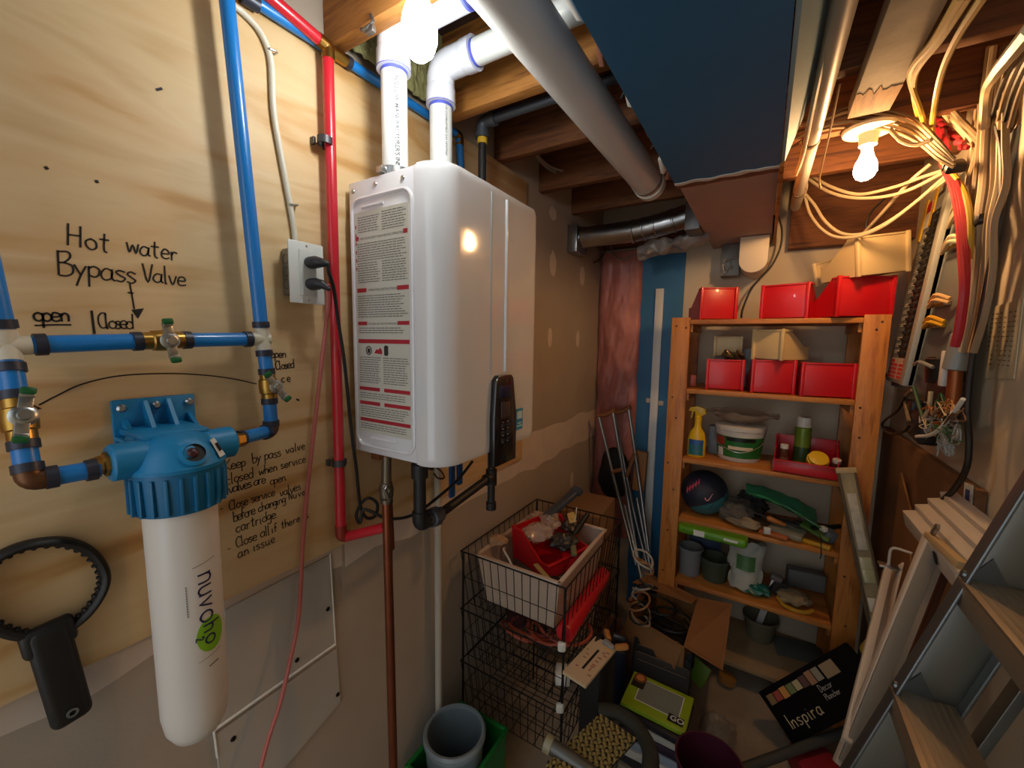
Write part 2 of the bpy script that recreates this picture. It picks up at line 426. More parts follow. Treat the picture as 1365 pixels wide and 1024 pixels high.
# mineral wool above the plywood
def wool(a, b): 
    y = .69+a*.335; z = 2.415+b*.22
    return V((.03+.012*NZ.noise(V((y*25,z*25,0)))+.008*NZ.noise(V((y*70,z*70,3))), y, z))
struct(MB().sheet(wool, 90, 16, .004).obj('mineral_wool', mat('mineral_wool','9c9a66',.95,var=.35,vscale=25,bump=.6,bscale=70), wl))

# ------------------------------------------------------------------ plywood board with the handwriting
M_ply = wood('plywood', [(.24,'a2743f'),(.38,'c89c62'),(.45,'d6b585'),(.56,'dcc194'),(.72,'c59f6c')], (1,.55,3.2), 2.2, 14, .55, 2.5, (R(7),0,0), .12)
ply = MB().bb((.0005,-1.0,1.176), (.016,1.585,2.40), .001).obj('plywood_board', M_ply, loc=(0,.3,1.176))
tag(ply, 'large pale plywood board with black handwriting on the left wall', 'board')
PX = .0162
def wmap(u, v, tilt=0):
    p = X(PX, u, v); a = V((0, math.cos(tilt), math.sin(tilt))); b = V((0, -math.sin(tilt), math.cos(tilt)))
    return lambda s, t: (p+a*s+b*t, V((1,0,0)))
def note(name, lines, lw=.0022, smooth=True):
    m = MB()
    for (t, u, v, u2, hh, til) in lines:
        n = (X(PX,u2,v)-X(PX,u,v)).length if u2 else None
        k = hh
        # fit the wanted width by the letter spacing
        W = sum((max(p[0] for st in GL[c] for p in st)+1.1) if c in GL else 3.2 for c in t)*k/4
        strokes(m, t, wmap(u, v, til), k, lw, .12, (n/W if n else 1))
    o = m.obj(name, M_black, ply, smooth=False); return o
note('handwritten_heading', [('Hot',88,326,148,.0165,-.06),('water',168,336,236,.0155,-.04),('Bypass',76,366,180,.0185,-.02),('Valve',190,375,247,.0155,-.02)], .0024)
note('handwritten_open', [('open',44,428,91,.0125,.02)], .0026)
note('handwritten_closed', [('Closed',130,437,175,.0125,.0)], .002)
note('handwritten_valve_marks', [('open',361,477,381,.010,-.02),('Closed',367,493,392,.010,.06),('ce',375,510,390,.010,.02)], .002)
note('handwritten_instructions', [
  ('Keep',300,628,327,.0115,.02),('by pass',336,618,374,.0115,.02),('valve',381,605,407,.010,.03),
  ('closed',301,647,337,.0115,.03),('when service.',345,634,409,.0105,.03),
  ('valves are',305,658,352,.011,.02),('open.',360,647,382,.0105,.03),
  ('-',293,683,0,.010,0),('Close service',305,681,364,.0105,.03),('valves',373,662,400,.0105,.03),
  ('before',311,696,338,.0115,.05),('changing',344,683,379,.0100,.05),('Nuvo',385,667,407,.009,.03),
  ('cartridge.',314,711,368,.0115,.03),
  ('-',303,736,0,.010,0),('Close all',314,731,357,.0115,.02),('if there is',362,711,409,.0100,.04),
  ('an issue.',317,745,367,.0115,.05)], .0017)
def pen(name, pl, lw=.002, smooth=True):
    m = MB()
    for pts in pl:
        P = [X(PX,*p) for p in pts]
        if smooth: P = catmull(P, 6)
        ribbon(m, P, [V((1,0,0))]*len(P), lw, .0006)
    return m.obj(name, M_black, ply, smooth=False)
pen('pen_underline', [[(46,434),(70,433),(95,433)]], .0022)
pen('pen_divider', [[(122,414),(124,430),(126,445)]], .003)
pen('pen_arrow', [[(173,378),(176,395),(179,412)],[(170,390),(178,391)]], .0022)
pen('pen_long_arrow', [[(342,512),(310,505),(270,500),(220,498),(160,501),(110,512),(75,528),(52,540)]], .0022)
m = MB()
m.prism([X(PX,175,413), X(PX,192,411), X(PX,184,425)], (.0005,0,0)); m.obj('pen_arrow_head', M_black, ply, smooth=False); m = MB(); m.prism([X(PX,36,548), X(PX,37,536), X(PX,56,545)], (.0005,0,0))
m.obj('pen_arrow_head', M_black, ply, smooth=False)
pen('pencil_marks', [[(208,120),(216,118)],[(60,222),(64,226)],[(128,240),(130,244)],[(395,532),(399,534)]], .004)

# ------------------------------------------------------------------ blue bypass pipework
M_bpipe = mat('blue_pipe', '1478c8', .3, coat=.2)
M_rpipe = mat('red_pipe', 'c3202f', .3, coat=.2)
M_ring = mat('black_crimp_ring', '363a48', .4, .4)
M_fit = mat('white_fitting', 'cfc9b6', .35)
M_brass = mat('brass', 'b08a45', .3, 1)
M_steel = mat('galvanised_steel', 'b4b8b8', .32, 1)
M_green = mat('green_tip', '0f5a2c', .45)
def ring(mb, a, d, r, L=.012):
    d = V(d).normalized(); mb.lathe([(r,-L/2),(r+.0028,-L/2),(r+.0028,L/2),(r,L/2)], a, d, 16, False)
RP = .0128
T = thing('bypass_pipework', 'blue water pipe loop with three small valves on plywood', 'pipe', X(.055,175,456))
tR = X(.055,350,452); tL = X(.06,8,461); topR = X(.055,301,-14); vA = X(.058,217,454)
elR = X(.062,362,574); inR = X(.118,303,589); vR = X(.058,358,515)
elL = X(.115,40,641); inL = X(.118,158,620); vL = X(.09,26,560); upL = X(.06,-22,330); upL = tL+(upL-tL)*((2.395-tL.z)/(upL.z-tL.z))
def seg(mb, a, b, ga=0, gb=0, r=RP):
    d = (b-a).normalized(); mb.cyl(a+d*ga, b-d*gb, r, seg=16)
    return d
segs = [(topR,tR,0,.02),(tR,vA,.02,.025),(vA,tL,.025,.022),(tR,vR,.02,.022),(vR,elR,.022,.006),(elR,inR,.008,.02),(upL,tL,0,.02),(tL,vL,.022,.025),(vL,elL,.025,.008),(elL,inL,.010,.02)]
for a, b, ga, gb in segs:
    m = MB(); seg(m, a, b, ga, gb); m.obj('pipe', M_bpipe, T)
    d = (b-a).normalized()
    for q, off in ((a, ga), (b, -gb)):
        if off:
            m = MB(); ring(m, q+d*(off+.009*(1 if off > 0 else -1)), d, RP); m.obj('crimp_ring', M_ring, T)
for c, ds in ((tR, [(topR-tR),(vA-tR),(vR-tR)]), (tL, [(upL-tL),(vA-tL),(vL-tL)])):
    m = MB()
    for d in ds: m.cyl(c-d.normalized()*.012, c+d.normalized()*.022, .0135, seg=16)
    m.obj('tee_fitting', M_fit, T)
for c, ds in ((elR, [(vR-elR),(inR-elR)]), (elL, [(vL-elL),(inL-elL)])):
    m = MB(); P = fillet([c+ds[0].normalized()*.02, c, c+ds[1].normalized()*.022], .014); m.tube(P, .0142, 14); m.obj('elbow_fitting', mat('bronze_elbow','6b4a33',.4,.8), T)
for c, ax, wing in ((vA, (tR-tL), V((.05,-.12,1))), (vR, (elR-tR), V((.3,.55,-.8))), (vL, (elL-tL), V((.1,.2,1)))):
    ax = ax.normalized(); m = MB()
    m.lathe([(.008,-.03),(.0145,-.03),(.0145,-.016),(.017,-.014),(.018,0),(.017,.014),(.0145,.016),(.0145,.03),(.008,.03)], c, ax, 18)
    out = V((1,0,0)); out = (out-ax*out.dot(ax)).normalized()
    m.cyl(c, c+out*.028, .007, seg=12)
    vv = m.obj('shutoff_valve', M_brass, T)
    m = MB(); hp = c+out*.026; wing = (wing-out*wing.dot(out)).normalized(); rot = align(wing, out)
    m.lathe([(.013,0),(.014,.004),(.010,.007),(.007,.007),(.006,.012),(0,.012)], hp, out, 18)
    m.box(hp+wing*.015+out*.004, (.026,.014,.004), rot, .0015); m.box(hp-wing*.015+out*.004, (.026,.014,.004), rot, .0015)
    m.box(hp+wing*.027+out*.006, (.006,.014,.010), rot, .0015); m.box(hp-wing*.027+out*.006, (.006,.014,.010), rot, .0015)
    hh = m.obj('valve_handle', M_steel, vv)
    for sg in (1,-1):
        m = MB(); m.box(hp+wing*.032*sg+out*.010, (.010,.015,.009), rot, .003); g = m.obj('handle_tip', M_green, vv); g['label'] = 'dark green rubber tip'

# ------------------------------------------------------------------ water filter
FC = V((.116,.270,1.045))
M_fb = mat('filter_blue', '0b7bb2', .45, bump=.02, bscale=200)
M_fb2 = mat('filter_collar_blue', '0d6796', .45)
M_can = mat('filter_white', 'd8d3cc', .35, coat=.1)
F = thing('water_filter', 'tall white cartridge water filter with bright blue cap on plywood', 'water filter', FC)
m = MB(); m.lathe([(0,-.03),(.02,-.029),(.034,-.02),(.044,0),(.0485,.03),(.0500,.41),(.045,.41)], FC, (0,0,1), 48); can = m.obj('canister', M_can, F)
m = MB(); zc = 1.437
prof = [(.048,0),(.058,.002),(.060,.01),(.062,.062),(.062,.07),(.052,.07)]
m.lathe(prof, (FC.x,FC.y,zc), (0,0,1), 48)
for k in range(22):
    a = 2*PI*k/22; m.box((FC.x+.0615*math.cos(a), FC.y+.0615*math.sin(a), zc+.034), (.009,.005,.058), rz(a), .0015)
m.obj('collar', M_fb2, F)
m = MB(); zt = 1.507
m.lathe([(.065,0),(.066,.006),(.063,.010),(.056,.028),(.043,.046),(.026,.055),(0,.057)], (FC.x,FC.y,zt), (0,0,1), 48)
zp = 1.53
for sg in (-1, 1):
    m.lathe([(.0,0),(.028,0),(.028,.045),(.025,.048),(.016,.048),(.016,.032),(0,.032)], (FC.x,FC.y+sg*.035,zp), (0,sg,0), 26)
m.bb((.02,FC.y-.045,1.553),(.125,FC.y+.045,1.565),.004); m.bb((.06,FC.y-.05,1.535),(.1,FC.y+.05,1.56),.006)
cap = m.obj('cap', M_fb, F)
m = MB(); m.lathe([(.014,0),(.021,.001),(.021,.004),(.015,.006)], V((FC.x,FC.y,zt))+V((.052,.004,.026)), V((.85,-.05,.55)), 24, False); m.obj('button_rim', M_fb, F)
m = MB(); m.lathe([(0,.002),(.0155,.002),(.0155,-.004),(0,-.004)], V((FC.x,FC.y,zt))+V((.053,.004,.027)), V((.85,-.05,.55)), 24); b_ = m.obj('pressure_button', mat('black_rubber','101012',.5), F); b_['label'] = 'black round button'
m = MB(); m.lathe([(0,.004),(.006,.002),(.008,0)], V((FC.x,FC.y,zt))+V((.056,.002,.0295)), V((.85,-.05,.55)), 16); m.obj('button_centre', mat('dark_red','3c1418',.4), F)
def brk(y, z): return V((.0165, y, z))
yc0, yc1 = FC.y-.052, FC.y+.064
m = MB(); m.bb((.0165,yc0,1.535),(.024,yc1,1.612),.003)
m.bb((.0165,yc0,1.545),(.085,yc1,1.552),.002)
for yy in (-.038,-.010,.022,.052):
    h = .058 if abs(yy) < .03 else .028
    m.prism([(.022,FC.y+yy-.003,1.55),(.022,FC.y+yy-.003,1.55+h),(.03,FC.y+yy-.003,1.55+h),(.07,FC.y+yy-.003,1.553)], (0,.006,0))
m.obj('bracket', M_fb, F)
for yy in (-.040,.006,.054):
    m = MB(); m.lathe([(.007,0),(.007,.003),(.004,.006),(0,.006)], (.024,FC.y+yy,1.598), (1,0,0), 12); m.obj('bracket_screw', M_steel, F)
for sg, p in ((-1, inL), (1, inR)):
    c = V((FC.x, FC.y+sg*.084, zp)); d = V((0,sg,0)); m = MB()
    m.lathe([(.014,-.012),(.018,-.012),(.018,.004),(.014,.006),(.012,.018)], c, d, 6); o = m.obj('brass_nut', M_brass, F, ang=20)
# white sticker on the cap and the printed logo
def canmap(ang0, z0, rot=0, r=.0497):
    ca, sa = math.cos(rot), math.sin(rot)
    def f(s, t):
        a = ang0+(s*ca-t*sa)/r; z = z0+(s*sa+t*ca)
        n = V((math.cos(a), math.sin(a), 0)); return (V((FC.x,FC.y,z))+n*r, n)
    return f
A0 = R(5)
m = MB(); 
def st(a, b):
    an = R(38)+a*R(16); h = b
    rr = .0665-.014*h; return V((FC.x+rr*math.cos(an), FC.y+rr*math.sin(an), zt+.012+.03*h))
m.sheet(st, 6, 4, .001); s_ = m.obj('bar_code_sticker', M_white, F); s_['label'] = 'small white sticker'
m = MB()
for k in range(9):
    an = R(42)+R(1.0)*k; 
    for h0 in (.25,):
        p = [V((FC.x+(.0675-.014*h)*math.cos(an), FC.y+(.0675-.014*h)*math.sin(an), zt+.012+.03*h)) for h in (.3,.75)]
        ribbon(m, p, [V((math.cos(an),math.sin(an),.4))]*2, .0007, .0004)
m.obj('bar_code', M_black, s_, smooth=False)
M_logo = mat('logo_navy', '20234a', .5)
LG = {'n':[[(0,0),(0,4)],[(0,2.4),(.5,3.6),(1.6,4),(2.7,3.5),(3,2.4),(3,0)]], 'u':[[(0,4),(0,1.6),(.4,.5),(1.5,0),(2.6,.5),(3,1.6)],[(3,4),(3,0)]],
 'v':[[(0,4),(1.6,0),(3.2,4)]], 'o':[[(1.9,4),(.5,3.3),(0,2),(.5,.7),(1.9,0),(3.3,.7),(3.8,2),(3.3,3.3),(1.9,4)]], 'h':[[(0,7),(0,0)],[(0,2.4),(.5,3.6),(1.6,4),(2.7,3.5),(3,2.4),(3,0)]],
 '2':[[(0,3),(.6,4),(1.8,4),(2.2,3),(0,0),(2.4,0)]]}
def logo(mb, ch, along, base, k, lw):
    f = canmap(A0, 0, 0)
    for stt in LG[ch]:
        pp = [V((p[0], p[1], 0))*k for p in stt]; sharp = ch in 'v' or len(pp) < 3
        if ch == '2': pp = pp[:1]+catmull(pp[:4], 4)[1:]+pp[4:]
        elif not sharp: pp = catmull(pp, 5)
        pp = [a.lerp(b, t/4) for a, b in zip(pp, pp[1:]) for t in range(4)]+[pp[-1]]
        # reading downwards: along -> -z, up -> +angle
        Q = [canmap(A0+(base+p.y)/.0497, along-p.x)(0, 0) for p in pp]
        ribbon(mb, [q[0] for q in Q], [q[1] for q in Q], lw, .0005)
zl = X(.178,272,770).z
m = MB(); k = .0048; z_ = zl
for ch in 'nuvo':
    logo(m, ch, z_, -.006, k, .0028); z_ -= (max(p[0] for s_t in LG[ch] for p in s_t)+1.5)*k
m.obj('logo_letters', M_logo, can, smooth=False)
m = MB()
def oval(a, b):
    rr = b; th = 2*PI*a
    s, t = .0265*rr*math.cos(th), .029*rr*math.sin(th)
    c = .8; s2 = s*c-t*.6*.4; 
    f = canmap(A0+.009/.0497, z_-.018, 0, .0501); return f(s2, t+s*.35)[0]
m.sheet(oval, 40, 4, .0004); lo = m.obj('logo_oval', mat('logo_green','7fb51d',.5), can); lo['label'] = 'lime green oval behind the last letters'
m = MB(); zz = z_+.001
def logo2(ch, along, base, k, lw):
    for stt in LG[ch]:
        pp = [V((p[0], p[1], 0))*k for p in stt]
        pp = catmull(pp, 5) if len(pp) > 2 and ch != '2' else pp
        pp = [a.lerp(b, t/4) for a, b in zip(pp, pp[1:]) for t in range(4)]+[pp[-1]]
        Q = [canmap(A0+(base+p.y)/.0497, along-p.x, 0, .0504)(0, 0) for p in pp]
        ribbon(m, [q[0] for q in Q], [q[1] for q in Q], lw, .0005)
logo2('h', zz, -.003, .0036, .0026); logo2('o', zz-.0195, -.001, .0038, .0026); logo2('2', zz-.016, -.014, .0026, .0016)
m.obj('logo_formula', M_logo, can, smooth=False)
m = MB()
for z0, a0, L_, n_ in ((zl+.016,-.012,.036,14),(zl-.150,-.012,.036,14)):
    for q in range(n_):
        s0 = a0+q*L_/n_; f = canmap(A0, z0+q*.0004); ribbon(m, [f(s0,0)[0], f(s0+L_/n_*.6,0)[0]], [f(s0,0)[1]]*2, .0011, .0004)
f = canmap(A0, zl-.166); ribbon(m, [f(.002,0)[0], f(.018,.002)[0]], [f(.01,0)[1]]*2, .0025, .0004)
for q in range(12):
    f = canmap(A0-.022/.0497, zl-.012-q*.0045); ribbon(m, [f(0,0)[0], f(0,-.003)[0]], [f(0,0)[1]]*2, .0016, .0004)
m.obj('printed_lines', mat('grey_print','77766f',.6), can, smooth=False)

# ------------------------------------------------------------------ strap wrench for the filter
WR = X(.03,70,780)
m = MB(); 
pts = [X(.03,*p) for p in [(80,722),(118,734),(138,760),(137,785),(118,815),(88,838),(45,848),(5,842),(-30,820),(-40,790),(-22,757),(25,730)]]
m.tube(catmull(pts, 6, True), .0072, 10, True, flat=1.7, up=(1,0,0))
T = thing('filter_wrench', 'black plastic ring wrench hanging on the plywood left of filter', 'wrench', WR)
M_blk = mat('black_plastic', '141312', .5, bump=.05, bscale=90)
m.obj('ring', M_blk, T)
m = MB()
for k in range(16):
    p = V(pts[0]).lerp(V(pts[0]),0)
cc = sum((V(p) for p in pts), V())/len(pts)
loop = catmull(pts, 3, True)
for i, p in enumerate(loop): m.ell(p+(cc-p).normalized()*.007, (.007,.004,.003), 8, 6)
m.obj('grip_teeth', M_blk, T)
m = MB(); a, b = X(.034,62,838), X(.034,95,950); d = (b-a).normalized(); L_ = (b-a).length; rot = align(d, (1,0,0))
m.box((a+b)/2+d*.004, (L_+.02,.047,.026), rot, .012, 4); m.box(a+d*.014, (.045,.058,.02), rot, .009, 3); hd = m.obj('handle', M_blk, T)
m = MB(); m.lathe([(.004,0),(.007,0),(.007,.002),(.004,.002)], b-d*.008+V((.0135,0,0)), (1,0,0), 14, False); m.obj('hang_hole', mat('grey_rim','6a6a68',.5), hd)

# ------------------------------------------------------------------ outlet, cords and cables on the left wall
M_cable = mat('white_cable', 'd9d5c6', .45)
M_cordp = mat('salmon_cord', 'b4625a', .5)
M_cordk = mat('black_cord', '171514', .5)
m = MB(); P = [X(.0225,u,v) for u,v in [(290,-14),(308,4),(325,18),(345,40),(357,65),(362,90),(365,150),(376,215),(386,270),(391,300),(394,328)]]
m.tube(catmull(P, 8), .0058, 10); wc = m.obj('electrical_cable', M_cable)
tag(wc, 'white cable stapled to plywood running down to the outlet', 'cable')
for u, v in ((360,71),(388,275)):
    p = X(.0165, u, v); m = MB(); m.tube(fillet([p+V((0,-.009,.0)), p+V((.013,-.009,0)), p+V((.013,.009,.003)), p+V((0,.009,.003))], .005), .0022, 8)
    m.obj('cable_staple', M_steel, wc)
T = thing('wall_outlet', 'electrical outlet box with white face plate on plywood', 'outlet', X(.02,410,365))
m = MB(); m.bb((.0165,.513,1.812), (.052,.582,1.912), .004); m.obj('metal_box', mat('zinc_box','8d8b86',.45,.8,var=.15,vscale=30), T)
m = MB()
for zz in (1.835, 1.862, 1.889): m.lathe([(.009,0),(.010,.001),(.011,0)], (.034,.5128,zz), (0,-1,0), 18, False)
m.obj('knockout', mat('zinc_dark','6d6b66',.5,.7), T)
pl = MB().bb((.052,.507,1.795), (.0565,.588,1.928), .002).obj('face_plate', mat('plate_white','d4d7d4',.4), T)
MB().bb((.0565,.529,1.812), (.0585,.567,1.911), .001).obj('receptacle', mat('receptacle_white','c8ccca',.4), pl)
m = MB(); 
for zz in (1.803,1.92): m.lathe([(.0028,0),(.002,.001),(0,.001)], (.0565,.548,zz), (1,0,0), 10)
m.obj('plate_screw', M_steel, pl)
def plug(root, p, dn, matl):
    m = MB(); m.tube([p+V((-.022,0,0)), p+V((-.004,0,0)), p+V((.012,.004,-.002)), p+V((.022,.014,dn))], [.0165,.0165,.012,.006], 14, flat=.8)
    m.obj('plug', matl, root)
# black cord of the heater
pk = V((.082,.555,1.885)); pp_ = V((.082,.555,1.838))
M_plug = mat('plug_black', '26262a', .45)
P = [pk+V((.020,.012,-.002))]+[X(x,u,v) for x,u,v in [(.10,438,362),(.09,445,385),(.075,451,430),(.07,458,475),(.065,463,520),(.06,468,570),(.06,475,625),(.06,480,672),(.07,488,690),(.08,500,688),(.08,503,672),(.07,492,664),(.06,481,672),(.06,475,688),(.065,480,697),(.07,484,680),(.085,495,682),(.11,515,691),(.13,540,690),(.15,560,681),(.17,585,662),(.19,610,640),(.20,630,615)]]
m = MB(); m.tube(catmull(P, 6), .0042, 8); CORD = (m, pk)
P = [pp_+V((.020,.012,-.004))]+[X(x,u,v) for x,u,v in [(.10,437,382),(.085,437,410),(.06,434,440),(.05,428,490),(.045,422,545),(.04,415,605),(.035,409,660),(.035,404,720),(.04,401,780),(.045,397,830),(.05,387,880),(.055,374,935),(.06,358,985),(.07,342,1045)]]
m = MB(); m.tube(catmull(P, 6), .0048, 8); cp = m.obj('extension_cable', M_cordp)
tag(cp, 'dusty red power cord hanging from outlet to the floor', 'cord'); plug(cp, pp_, -.012, M_plug)

# ------------------------------------------------------------------ red pipe and blue pipe at the top of the plywood
rE = X(.045,437,62); rB = X(.045,455,716); rS = X(.15,513,703)
T = thing('red_pipe', 'red hot water pipe running down the plywood beside the heater', 'pipe', rB)
m = MB(); m.cyl(X(.045,350,-12), X(.045,428,55), .0125, seg=16); m.obj('pipe', M_rpipe, T)
m = MB(); m.cyl(X(.045,437,76), X(.045,454.5,706), .0125, seg=16); m.obj('pipe', M_rpipe, T)
m = MB(); m.cyl(X(.05,461,716), rS, .0125, seg=16); m.obj('pipe', M_rpipe, T)
m = MB(); m.tube(fillet([X(.045,424,52), rE, X(.045,437.5,80)], .02), .0145, 14); m.obj('elbow_fitting', M_brass, T)
m = MB(); m.tube(fillet([X(.045,454.3,700), rB, X(.052,466,714)], .012), .014, 14); m.obj('elbow_fitting', mat('red_bronze','9b3f36',.4,.6), T)
for u, v in ((433,188),(452,617)):
    p = X(.045,u,v); m = MB(); m.lathe([(.0126,-.008),(.0165,-.008),(.0165,.008),(.0126,.008)], p, (0,.03,1), 18, False)
    m.bb((.0165,p.y-.018,p.z-.008),(.03,p.y-.012,p.z+.008),.001); m.bb((.0165,p.y+.012,p.z-.008),(.05,p.y+.02,p.z+.008),.002)
    m.obj('pipe_clamp', mat('grey_clamp','4a4a4d',.45,.5), T)
bq = [X(.03,325,-8), X(.03,612,181)]
T = thing('blue_pipe', 'blue cold water pipe along the top of the plywood', 'pipe', bq[0])
dq = (bq[1]-bq[0]).normalized(); mid = X(.03,447,72)
m = MB(); m.cyl(bq[0], mid-dq*.012, .0115, seg=16); m.obj('pipe', M_bpipe, T)
m = MB(); m.cyl(mid+dq*.012, bq[1], .0115, seg=16); m.obj('pipe', M_bpipe, T)
m = MB(); m.cyl(mid-dq*.025, mid+dq*.03, .0135, seg=16); m.obj('coupling', M_brass, T)
m = MB(); ring(m, mid+dq*.035, dq, .0115); m.obj('crimp_ring', M_ring, T); m = MB(); ring(m, X(.03,333,0), dq, .0115, .03); m.obj('crimp_ring', M_ring, T)
dn = X(.03,618,232); m = MB(); m.cyl(bq[1]+V((0,0,-.012)), dn+V((0,0,-.1)), .0115, seg=16); m.obj('pipe', M_bpipe, T)
m = MB(); m.tube(fillet([bq[1]-dq*.02, bq[1]+dq*.004, bq[1]+V((0,.003,-.03))], .012), .0135, 14); m.obj('elbow_fitting', M_brass, T)

# ------------------------------------------------------------------ tankless water heater
M_heat = mat('heater_white', 'dcdde2', .22, coat=.5)
M_cover = mat('heater_cover_white', 'd9dadd', .09, coat=.3)
HX0, HX1, HY0, HY1, HZ0, HZ1 = .03, .335, .68, 1.125, 1.425, 2.098
T = thing('water_heater', 'white wall hung tankless water heater with instruction labels', 'water heater', (.03,.9,HZ0))
ck = CORD[0].obj('power_cable', M_cordk, T); ck['label'] = 'thin black power cord looping down to the heater'; plug(ck, CORD[1], -.004, M_plug)
m = MB(); m.bb((HX0,HY0+.002,HZ0+.003), (.27,HY1-.002,HZ1-.003), .004)
bdy = m.obj('cabinet', M_heat, T)
# side panel with pressed rim
m = MB(); m.bb((HX0+.006,HY0-.004,HZ0+.004), (.262,HY0+.004,HZ1-.002), .003); sp = m.obj('side_panel', M_heat, T)
def rr(x0, x1, z0, z1, r, y, n=6):
    out = []
    for cx, cz, a0 in ((x1-r,z1-r,0),(x0+r,z1-r,90),(x0+r,z0+r,180),(x1-r,z0+r,270)):
        for k in range(n+1):
            a = R(a0+90*k/n); out.append(V((cx+r*math.cos(a), y, cz+r*math.sin(a))))
    return out
m = MB(); m.tube(rr(.046,.250,1.448,2.052,.03,HY0-.004), .005, 8, True); m.obj('pressed_rim', M_heat, sp)
m = MB(); m.tube([(.085,HY0-.005,2.032),(.16,HY0-.005,2.032)], .0035, 8); m.obj('pressed_bar', M_heat, sp); m = MB(); m.tube([(.10,HY0-.005,1.470),(.19,HY0-.005,1.470)], .0035, 8); m.obj('pressed_bar', M_heat, sp)
for x_, z_ in ((.052,2.075),(.132,2.078),(.222,2.075)):
    m = MB(); m.lathe([(.006,0),(.005,.002),(0,.0025)], (x_,HY0-.004,z_), (0,-1,0), 14); m.obj('panel_screw', M_steel, sp)
m = MB(); m.bb((.256,HY0-.006,HZ0+.002),(.272,HY0+.004,HZ1-.002),.003); m.obj('corner_strip', M_heat, T)
# front cover, rounded corners in plan
def cover(x1, y0, y1, r0, r1, n=10):
    o = [V((.262,y0,0))]
    for k in range(n+1):
        a = R(-90+90*k/n); o.append(V((x1-r0+r0*math.cos(a), y0+r0+r0*math.sin(a), 0)))
    for k in range(n+1):
        a = R(90*k/n); o.append(V((x1-r1+r1*math.cos(a), y1-r1+r1*math.sin(a), 0)))
    o.append(V((.262,y1,0))); return o
t = MB(); pl_ = cover(HX1, HY0-.007, HY1+.004, .066, .05)
cx_, cy_ = .262, (HY0+HY1)/2
lay = [(HZ0+.0, .955),(HZ0+.006,.985),(HZ0+.018,1),(HZ1-.018,1),(HZ1-.006,.985),(HZ1+.002,.955)]
rings = [[V((cx_+(p.x-cx_)*s, cy_+(p.y-cy_)*(1-(1-s)*.5), z)) for p in pl_] for z, s in lay]
vs = [p for rg in rings for p in rg]; n = len(pl_); fs = []
for i in range(len(rings)-1):
    for k in range(n): fs.append((i*n+k, i*n+(k+1) % n, (i+1)*n+(k+1) % n, (i+1)*n+k))
fs += [tuple(range(n))[::-1], tuple(range((len(rings)-1)*n, len(rings)*n))]
t.raw(vs, fs); fc = t.obj('front_cover', M_cover, T, ang=30)
yr = X(HX1,674,400).y
MB().tube([(HX1,yr,1.635),(HX1,yr,HZ1-.016)], .0055, 10).obj('cover_ridge', M_cover, fc)
MB().tube([(HX1+.0005,X(HX1,655,300).y,1.63),(HX1+.0005,X(HX1,655,300).y,HZ1-.016)], .0022, 8).obj('cover_seam', mat('seam_grey','9aa0a2',.4), fc)
# labels
M_paper = mat('label_paper','c6c5ba',.45); M_red = mat('label_red', 'a82633', .5)
lab = MB().bb((.056,HY0-.0048,1.483),(.240,HY0-.0038,2.022)).obj('instruction_label', M_paper, sp, smooth=False)
mk = MB(); mr = MB(); rnd = random.Random(3); LY = HY0-.0051
def qd(mb, x0, x1, z0, z1): mb.raw([(x0,LY,z0),(x1,LY,z0),(x1,LY,z1),(x0,LY,z1)], [(0,1,2,3)])
def para(x0, x1, z1, z0, pitch=.0056, hgt=.0019, ragged=.15):
    z = z1
    while z > z0:
        x = x0; xe = x1-(x1-x0)*rnd.random()*ragged
        while x < xe:
            L_ = min(rnd.uniform(.004,.015), xe-x); qd(mk, x, x+L_*.84, z, z+hgt); x += L_
        z -= pitch
def lt(t, x, z, size): ftext(mk, t, plane_map((x,LY+.0004,z),(1,0,0),(0,0,1)), size)
para(.068,.148,2.008,1.972); para(.153,.234,2.012,1.972)
for i in range(6): qd(mr,.058,.062,1.985-i*.02,1.993-i*.02)
qd(mr,.058,.070,1.956,1.966); qd(mr,.222,.236,1.956,1.966)
lt('FOR YOUR SAFETY READ BEFORE OPERATING', .075, 1.957, .0072)
para(.064,.236,1.946,1.905); para(.064,.145,1.900,1.850); para(.151,.236,1.900,1.850)
qd(mr,.060,.094,1.832,1.842); qd(mr,.200,.238,1.832,1.842)
lt('OPERATING INSTRUCTIONS', .101, 1.834, .0078)
para(.062,.236,1.822,1.768)
qd(mr,.060,.094,1.752,1.761); qd(mr,.200,.238,1.752,1.761)
lt('TO TURN OFF GAS TO APPLIANCE', .097, 1.753, .0066)
para(.062,.236,1.744,1.728)
qd(mr,.060,.238,1.708,1.718)
para(.062,.143,1.672,1.610); para(.149,.236,1.672,1.610)
for x0,x1,z in ((.060,.135,1.594),(.150,.238,1.594),(.060,.135,1.558),(.150,.238,1.558),(.060,.238,1.515)): qd(mr,x0,x1,z-.004,z+.005)
para(.062,.236,1.582,1.568); para(.062,.236,1.547,1.524); para(.062,.236,1.504,1.488)
# picture row: crossed can, red flammable figure, grey cylinder
m = MB(); m.lathe([(.0085,0),(.011,0),(.011,.0005),(.0085,.0005)], (.098,LY,1.690), (0,-1,0), 24, False)
m.prism([(.093,LY,1.684),(.103,LY,1.684),(.103,LY,1.695),(.093,LY,1.695)], (0,-.0004,0)); m.prism([(.153,LY,1.680),(.163,LY,1.678),(.167,LY,1.682),(.167,LY,1.702),(.157,LY,1.704),(.153,LY,1.700)], (0,-.0004,0))
m.obj('label_pictogram', mat('print_dark','2f302c',.6), lab, smooth=False)
mr.raw([(.117,LY,1.684),(.146,LY,1.682),(.145,LY,1.692),(.138,LY,1.698),(.132,LY,1.692),(.126,LY,1.694)], [(0,1,2,3,4,5)])
mk.obj('label_print', mat('print_grey','5d5c55',.6), lab, smooth=False); mr.obj('label_red_print', M_red, lab, smooth=False)
